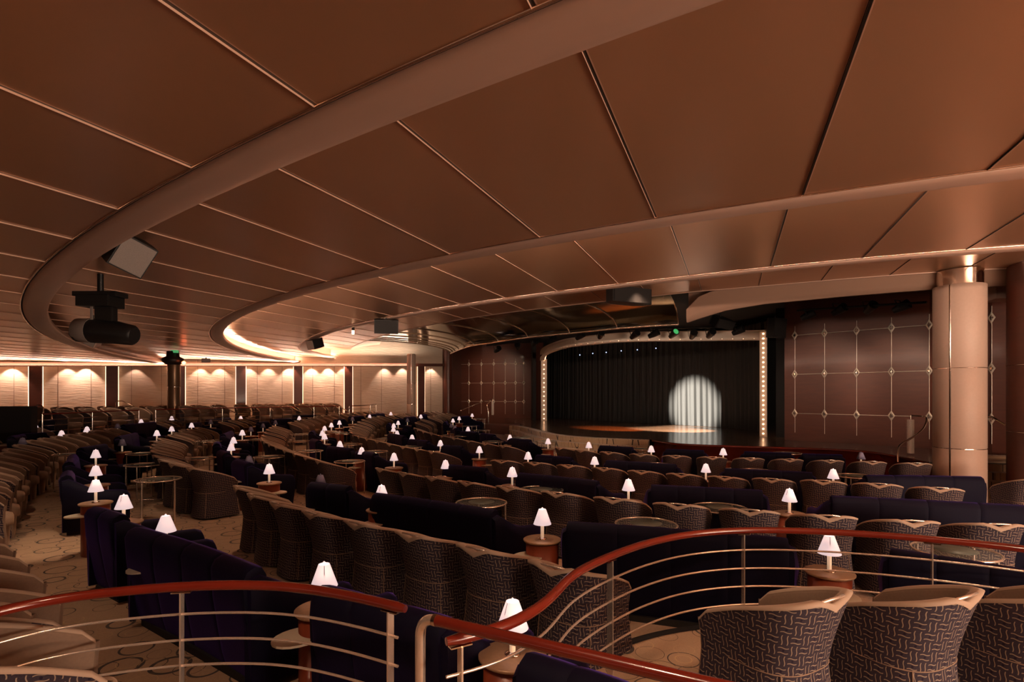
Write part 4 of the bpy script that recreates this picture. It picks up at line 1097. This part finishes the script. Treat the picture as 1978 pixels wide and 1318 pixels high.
# wood wall with silver diamonds, right
zl = [1.93, .654, -.622]
wr = [Vector((9.75,17.35)), Vector((11.6,15.1)), Vector((12.1,13.7)), Vector((13.2,12.4))]
wr[0] = Vector((9.05, 18.05))
wallquad('wall_right', wr[0], wr[1], -1.6, 3.2, M['wood'], .2, R0); wallquad('wall_right', wr[1], wr[2], -1.6, 3.2, M['wood'], .2, R0); wallquad('wall_right', wr[2], wr[3], -2.3, 3.2, M['wood'], .2, R0)
def diamond(p, z, ang, where, group):
    t = empty('diamond_ornament', (p.x, p.y, z+CZ), ang)
    mb = MB(); a, b = .095, .155; k = .6
    o = [(a,0,0),(0,0,b),(-a,0,0),(0,0,-b)]; 
    for i in range(4):
        j = (i+1) % 4; x0, x1 = Vector(o[i]), Vector(o[j]); y0, y1 = x0*k, x1*k
        mb.face([x0+Vector((0,-.01,0)), x1+Vector((0,-.01,0)), y1+Vector((0,-.03,0)), y0+Vector((0,-.03,0))])
        mb.face([y0+Vector((0,-.03,0)), y1+Vector((0,-.03,0)), y1*.9+Vector((0,-.005,0)), y0*.9+Vector((0,-.005,0))])
    mb.obj('frame', M['silver'], t)
    MB().face([Vector(q)*.28+Vector((0,-.03,0)) for q in o]).obj('centre_stud', M['chrome'], t)
    tag(t, 'silver diamond ornament '+where, 'ornament', group)
def grid_wall(cols, zs, lab, group, normal_to=R0):
    t = MB(); n = len(cols)
    for i, p in enumerate(cols):
        q = cols[min(i+1, n-1)]; r = cols[max(i-1, 0)]; d = (q-r).normalized(); nn = Vector((d.y, -d.x))
        if nn.dot(Vector(normal_to)-p) < 0: nn = -nn
        ang = math.atan2(nn.y, nn.x)+PI/2
        t.tube([w3(p+nn*.012, zs[0]+.3), w3(p+nn*.012, -1.25)], .009, 4)
        for z, nm in zip(zs, ('top', 'middle', 'bottom')):
            diamond(p+nn*.02, z, ang, '%s row, %s from left %s' % (nm, ORD[i], lab), group)
            if i < n-1: t.tube([w3(p+nn*.012, z), w3(q+nn*.012, z)], .009, 4)
    t.obj('trim_14', M['silver'], kind='structure')
c0, c1 = Vector((9.27, 17.8)), Vector((11.6, 15.1))
cols = [c0.lerp(c1, i/4) for i in range(5)]+[Vector((12.1, 13.7))]
grid_wall(cols, zl, 'on the wood wall right of stage', 'silver diamonds right of the stage')
# reddish curved wood pier at the right edge
MB().lathe([(1.0,0),(1.0,5.6)], (10.62,10.2,-2.35+CZ), 64).obj('wall_pier', M['wood'], kind='structure')
mm = MB()
for z in ((V0-703)/F*10, (V0-838)/F*10): mm.tube([(10.62+1.004*math.cos(a*PI/32), 10.2+1.004*math.sin(a*PI/32), z+CZ) for a in range(65)], .008, 4, caps=False)
mm.obj('trim_15', M['chrome'], kind='structure')
# soffit blocks above the pier
MB().box((11.6, 11.7, 2.28+CZ), (2.2, .6, .42), -.3).obj('trim_16', M['band'], kind='structure')
# side stairs between column and pier
for k in range(5):
    x = P(1915, 960-k*17, -2.25+.16*k)
    o = MB().box((11.1+.115*k, 11.6+.315*k, -2.25+.08*(k+1)+CZ), (1.9, .33, .16*(k+1)), -.35).obj('side_step', M['carpet'])
    tag(o, 'carpeted side stair step right of the big column, %s from the bottom' % ORD[k], 'step', 'side stair steps')
# left wood wall with diamonds (far)
wl = [Vector((-4.34,34.0)), Vector((-3.75,34.3)), Vector((-3.3,35.4)), Vector((1.9,33.6))]
for a, b in zip(wl, wl[1:]): wallquad('wall_far', a, b, -2.2, 3.2, M['wood'], .2, R0)
MB().lathe([(.28,0),(.28,5.2)], (-4.0,33.9,-2.1+CZ), 24).obj('trim_17', M['wood'], kind='structure')
a, b = P(908,700,1).normalized(), None
cols = []
for u in (882, 906, 930, 954, 976, 996, 1012):
    k = (u-U0)/F; A_, B_ = wl[2], wl[3]; d = B_-A_; tt = (k*A_.y-A_.x)/(d.x-k*d.y); cols.append(A_+d*tt)
grid_wall(cols, [(V0-703)/F*34.6, (V0-740)/F*34.6, (V0-776)/F*34.6], 'on the wood wall left of stage', 'silver diamonds left of the stage')
# wash lights on the wood walls
spot('wood_wall_wash', (6.7, 13.9, 4.25), (9.8, 17.3, 2.45), 270, 44, .7, .1, (1,.68,.48))
spot('wood_wall_wash', (8.3, 12.7, 4.25), (11.1, 15.9, 2.45), 270, 44, .7, .1, (1,.68,.48))
spot('far_wood_wash', (-2, 30.5, 4.9), (-1.2, 34.6, 2.9), 260, 70, 1, .05, (1,.72,.5))

# stage handrails with hanging white cylinders
def stage_rail(px, D0, D1, label, cyl):
    n = len(px); pts = []
    for i, (u, v) in enumerate(px):
        D = D0+(D1-D0)*i/(n-1); pts.append(Vector(((u-U0)/F*D, D, (V0-v)/F*D+CZ)))
    t = empty('stage_handrail', pts[0]); L = Vector(pts[0])
    MB().tube([p-L for p in catmull(pts, 4)], .022, 8).obj('rail', M['chrome'], t)
    (u, v0_, v1_, D, wpx) = cyl
    r = wpx/2/F*D; mb = MB(); nn = 24
    X = (u-U0)/F*D; z0 = (V0-v1_)/F*D+CZ; z1 = (V0-v0_)/F*D+CZ
    rows = [[(X+r*(1 if k % 2 else .93)*math.cos(2*PI*k/nn)-L.x, D+r*(1 if k % 2 else .93)*math.sin(2*PI*k/nn)-L.y, z-L.z) for k in range(nn)] for z in (z0, z1)]
    mb.quadgrid(rows, closed=True, smooth=False); mb.face(rows[0][::-1]); mb.face(rows[1]); mb.obj('fluted_cylinder', M['white'], t)
    MB().tube([(X-L.x, D-L.y, z1-L.z), (X-L.x, D-L.y, z1+.12-L.z)], .01, 6).obj('hanger', M['chrome'], t)
    tag(t, label, 'handrail', 'curved stage handrails')
stage_rail([(1735,893),(1735,868),(1741,858),(1763,845),(1782,830),(1790,812),(1784,805),(1760,803)], 13.0, 13.6, 'curved chrome stage handrail with white fluted cylinder, left of the big column', (1759,811,876,13.5,12))
stage_rail([(943.5,829),(943.5,822),(943.5,800),(942,790),(941,782),(948,773),(930,777),(905,787),(888,794)], 28, 28, 'curved chrome stage handrail with white cylinder, far left of the stage', (951.5,774,802,28,4.5))
stage_rail([(1897,805),(1916,806),(1925,811),(1941,821)], 11.9, 11.4, 'short chrome rail right of the big column', (1903,807,809,12,2))
MB().box((P(962,815,-1.9).x, 27.6, -1.85+CZ), (.75, .6, .5)).obj('wood_block', M['wood'])
tag(bpy.data.objects['wood_block'], 'low reddish wooden block at the foot of the far left stage handrail', 'block')

# ------------------------------------------------------------------ smoked mirror vault over the stage edge
lo = [P(u, v, 2.05) for u, v in [(1310,626.5),(1295,627),(1199,633.6),(1115,642.5),(1046,649),(988,656),(945,663),(911,668),(888,675),(870,683)]]
lo = smooth(resample(catmull(lo), n=61), 4)
up = []
for i, p in enumerate(lo):
    t_ = (lo[min(i+1, 60)]-lo[max(i-1, 0)]).normalized(); nn = Vector((t_.y, -t_.x))
    if nn.dot(Vector((0, 5))-p) < 0: nn = -nn
    up.append(p+nn*(2.1+1.9*(i/60)**1.5))
vt = empty('mirror_vault', (lo[30].x, lo[30].y, 2.05+CZ)); L = Vector(vt.location); K = 14
def vault(i, s):
    p = up[i].lerp(lo[i], math.sin(s*PI/2)); return Vector((p.x, p.y, 2.05+.56*math.cos(s*PI/2)+CZ))-L
m = MB(); m.quadgrid([[vault(i, k/K) for i in range(61)] for k in range(K+1)]); m.obj('smoked_panels', M['mirror'], vt)
for i in list(range(0, 40, 8))+[40, 45, 50, 54, 57, 60]:
    MB().tube([vault(i, k/K)+Vector((0,0,-.012)) for k in range(K+1)], .022, 6).obj('rib', M['chrome'] if i < 45 else M['columnd'], vt)
MB().tube([vault(i, 1)+Vector((0,0,-.01)) for i in range(61)], .03, 6).obj('lower_edge', M['trimmetal'], vt)
tag(vt, 'curved smoked-mirror canopy with metal ribs above the stage front', 'canopy')
# added spot that brightens the thin lower canopy edge
spot('added_canopy_spot', (0.5, 12.0, 4.7), (2.4, 17.8, 4.1), 40, 50, .8, .1)
spot('step_light', (-1, 13.5, 4.7), (2.5, 20.5, .4), 700, 42, .8, .1, (1,.80,.6))

# ------------------------------------------------------------------ ceiling equipment
def at(u, v, D): return Vector(((u-U0)/F*D, D, (V0-v)/F*D+CZ))
def speaker(u, v, D, size, rx, ry, rz, label, group='ceiling loudspeakers', grille=True, ceil=None):
    c = at(u, v, D); t = empty('ceiling_speaker', c); t.rotation_euler = (rx, ry, rz)
    w_, d_, h_ = size
    mb = MB(); pr = [(-w_/2,-d_/2),(w_/2,-d_/2),(w_/2,d_*.1),(w_*.28,d_/2),(-w_*.28,d_/2),(-w_/2,d_*.1)]
    lo_ = [(x, y, -h_/2) for x, y in pr]; hi_ = [(x, y, h_/2) for x, y in pr]
    for i in range(6): j = (i+1) % 6; mb.face([lo_[i], lo_[j], hi_[j], hi_[i]])
    mb.face(hi_); mb.face(lo_[::-1]); mb.obj('cabinet', M['darkmetal'], t)
    MB().box((0, -d_/2-.006, 0), (w_*.92, .012, h_*.92)).obj('grille', M['grille'] if grille else M['black'], t)
    if ceil is not None:
        Rm = t.rotation_euler.to_matrix().inverted(); top = Rm@Vector((0, 0, ceil+CZ-c.z))
        MB().tube([(0,0,0), top], .025, 6).obj('bracket', M['darkmetal'], t)
    tag(t, label, 'loudspeaker', group)
speaker(248, 487, 5.9, (.34,.42,.36), .45, .35, 1.0, 'black ceiling loudspeaker with grey grille, upper left', ceil=hB)
speaker(746, 630, 14.5, (.62,.42,.36), .25, 0, .25, 'black ceiling loudspeaker right of centre-left, by the inner ring', grille=False, ceil=hD)
speaker(610, 664, 20, (.42,.5,.34), .3, 0, -.6, 'small loudspeaker in the bright cove at the third ring', ceil=hD)
speaker(1211, 571, 12.9, (1.18,.4,.40), 0, 0, .5, 'wide black speaker box hanging above the middle', grille=False, ceil=hD)
speaker(1497, 634, 17.5, (.55,.4,.62), .1, 0, .4, 'black speaker cabinet on the pillar right of the stage', grille=False, ceil=hD)
speaker(398, 697, 21.5, (.3,.3,.15), 0, 0, .5, 'small dark speaker right of the far column top', grille=True, ceil=hA)
speaker(1392, 622, 18, (.8,.5,.3), .5, .1, .5, 'large dark speaker under the black stage ceiling', grille=False, ceil=3.1)
# moving-head light, left
c = at(205, 640, 7.8); t = empty('moving_head_light', c)
MB().box((-.08, 0, .42), (.46, .34, .16)).box((-.08, 0, .52), (.62, .26, .07)).obj('base', M['darkmetal'], t, bevel=.01)
MB().box((.0, .0, .18), (.26, .12, .44)).obj('yoke', M['darkmetal'], t, bevel=.02)
MB().box((-.155, -.07, .2), (.035, .02, .36)).obj('yoke_cover', M['grille'], t, bevel=.005)
MB().tube([(-.42,0,.02),(-.40,0,.01),(-.1,0,.0),(.15,0,-.02),(.38,0,-.06),(.41,0,-.065)], [.13,.165,.175,.165,.145,.12], 18).obj('head', M['darkmetal'], t)
MB().tube([(-.43,0,.02),(-.40,0,.015),(-.2,0,.005)], [.13,.168,.178], 18).obj('lens_shroud', M['grille'], t)
tag(t, 'black moving-head stage light hanging at left', 'stage light')
MB().tube([c+Vector((-.08,0,.5)), c+Vector((-.08,0,(hB+CZ)-c.z))], .04, 8).obj('hanging_pipe', M['darkmetal'])
tag(bpy.data.objects['hanging_pipe'], 'short black pipe holding the moving-head light to the ceiling', 'pipe')
# small projector below it
c = at(180, 660, 10); t = empty('small_spotlight', c); t.rotation_euler = (.3, .5, .4)
MB().box((0,0,0), (.2,.26,.12)).obj('body', M['band'], t, bevel=.01); MB().tube([(0,0,0), t.rotation_euler.to_matrix().inverted()@Vector((0,0,hA+CZ-c.z))], .015, 6).obj('stem', M['darkmetal'], t); MB().box((0,-.14,0), (.16,.02,.1)).obj('front', M['grille'], t)
tag(t, 'small bronze spotlight just below the moving-head light', 'spotlight')
# camera dome with signal lamps on the dark column
c = at(334, 690, 20.5); t = empty('dome_camera', c)
MB().lathe([(0,-.28),(.24,-.28),(.36,-.18),(.36,-.05),(.22,.02),(.2,.22),(0,.24)], n=20).obj('housing', M['darkmetal'], t)
MB().box((.14,-.12,.2), (.24,.1,.1)).obj('green_signal', M['green'], t)
tag(t, 'black camera dome with a green-lit top at the dark column head', 'camera')
c = at(355, 701, 20.3); t = MB().lathe([(0,-.07),(.06,-.03),(.07,0),(.06,.03),(0,.07)], n=12).obj('signal_lamp', M['red']); t.location = c
tag(t, 'glowing red-orange signal lamp beside the camera dome', 'lamp')
# little hanging lamp
c = at(682, 640, 17); t = empty('hanging_bulb', c)
MB().tube([(0,0,.05),(0,0,.42)], .012, 6).obj('cord', M['darkmetal'], t); MB().lathe([(.045,.02),(.045,.12)], n=10).obj('socket', M['darkmetal'], t)
MB().lathe([(.04,-.1),(.045,.02)], n=10).obj('glass', M['bulb'], t)
tag(t, 'tiny lit bulb hanging from the inner ceiling ring', 'lamp')
# stage lamps hung in the dark above the header
GL = 'stage lamps above the header'
for i, (u, v, D, lt) in enumerate([(1225,648,19.2,0),(1262,646,19,0),(1300,646,19,1),(1338,648,18.8,0),(1120,650,20.5,0),(1065,656,21.5,0),(1160,648,20,0),(1372,646,18.6,0),(1425,640,18.2,0),(960,676,25,0),(1000,670,24,0),(1032,664,23,0),(1560,610,16,0),(1620,600,15.2,0),(1680,596,14.6,0),(1740,594,14,0)]):
    c = at(u, v, D); t = empty('stage_lamp', c, .4+.5*math.sin(i*1.7)); t.rotation_euler.x = -.4
    MB().tube([(0,-.2,0),(0,-.05,0),(0,.18,0)], [.13,.12,.08], 12).obj('can', M['darkmetal'], t)
    MB().box((.14,0,.08), (.012,.03,.25)).box((-.14,0,.08), (.012,.03,.25)).box((0,0,.21), (.29,.03,.012)).obj('yoke', M['darkmetal'], t)
    MB().lathe([(0,0),(.1,.0)], n=12).obj('lens', M['green'] if lt else M['darkmetal'], t)
    for ch in children(t):
        if ch.name.startswith('lens'): ch.rotation_euler = (PI/2, 0, 0); ch.location = (0, -.205, 0)
    tag(t, 'black stage lamp overhead, %s counted from %s' % (ORD[i if i < 9 else (i-9 if i < 12 else i-12)], 'the header middle' if i < 9 else ('the far left end' if i < 12 else 'the fascia above the right wood wall')), 'stage lamp', GL)
# hanging pipes carrying them
for j, (a, b) in enumerate([(at(1040,640,22), at(1400,632,18)), (at(1540,600,16.2), at(1790,584,13.4)), (at(940,668,25.5), at(1045,655,22.5))]):
    o = MB().tube([a, b], .03, 8).obj('lighting_pipe', M['darkmetal']); tag(o, 'black lighting pipe overhead, %s' % ['above the stage header', 'under the right-hand fascia', 'left of the stage header'][j], 'pipe', 'lighting pipes')
for i, (u, v) in enumerate([(1120,686),(1145,683),(1171,681),(1200,678),(1231,676),(1267,673)]):
    c = at(u, v, 22.5); o = MB().lathe([(0,-.025),(.025,0),(0,.025)], n=8).obj('blue_light', M['blue']); o.location = c
    tag(o, 'tiny blue light behind the stage header, %s from the left' % ORD[i], 'light', 'tiny blue stage lights')
# added black slab filling in the dark mass at far left
pp = [at(-40,786,14.6), at(60,786,14.9)]
wallquad('wall_dark_fill', pp[0].to_2d(), pp[1].to_2d(), -1.9, -.33, M['black'], .3, R0)
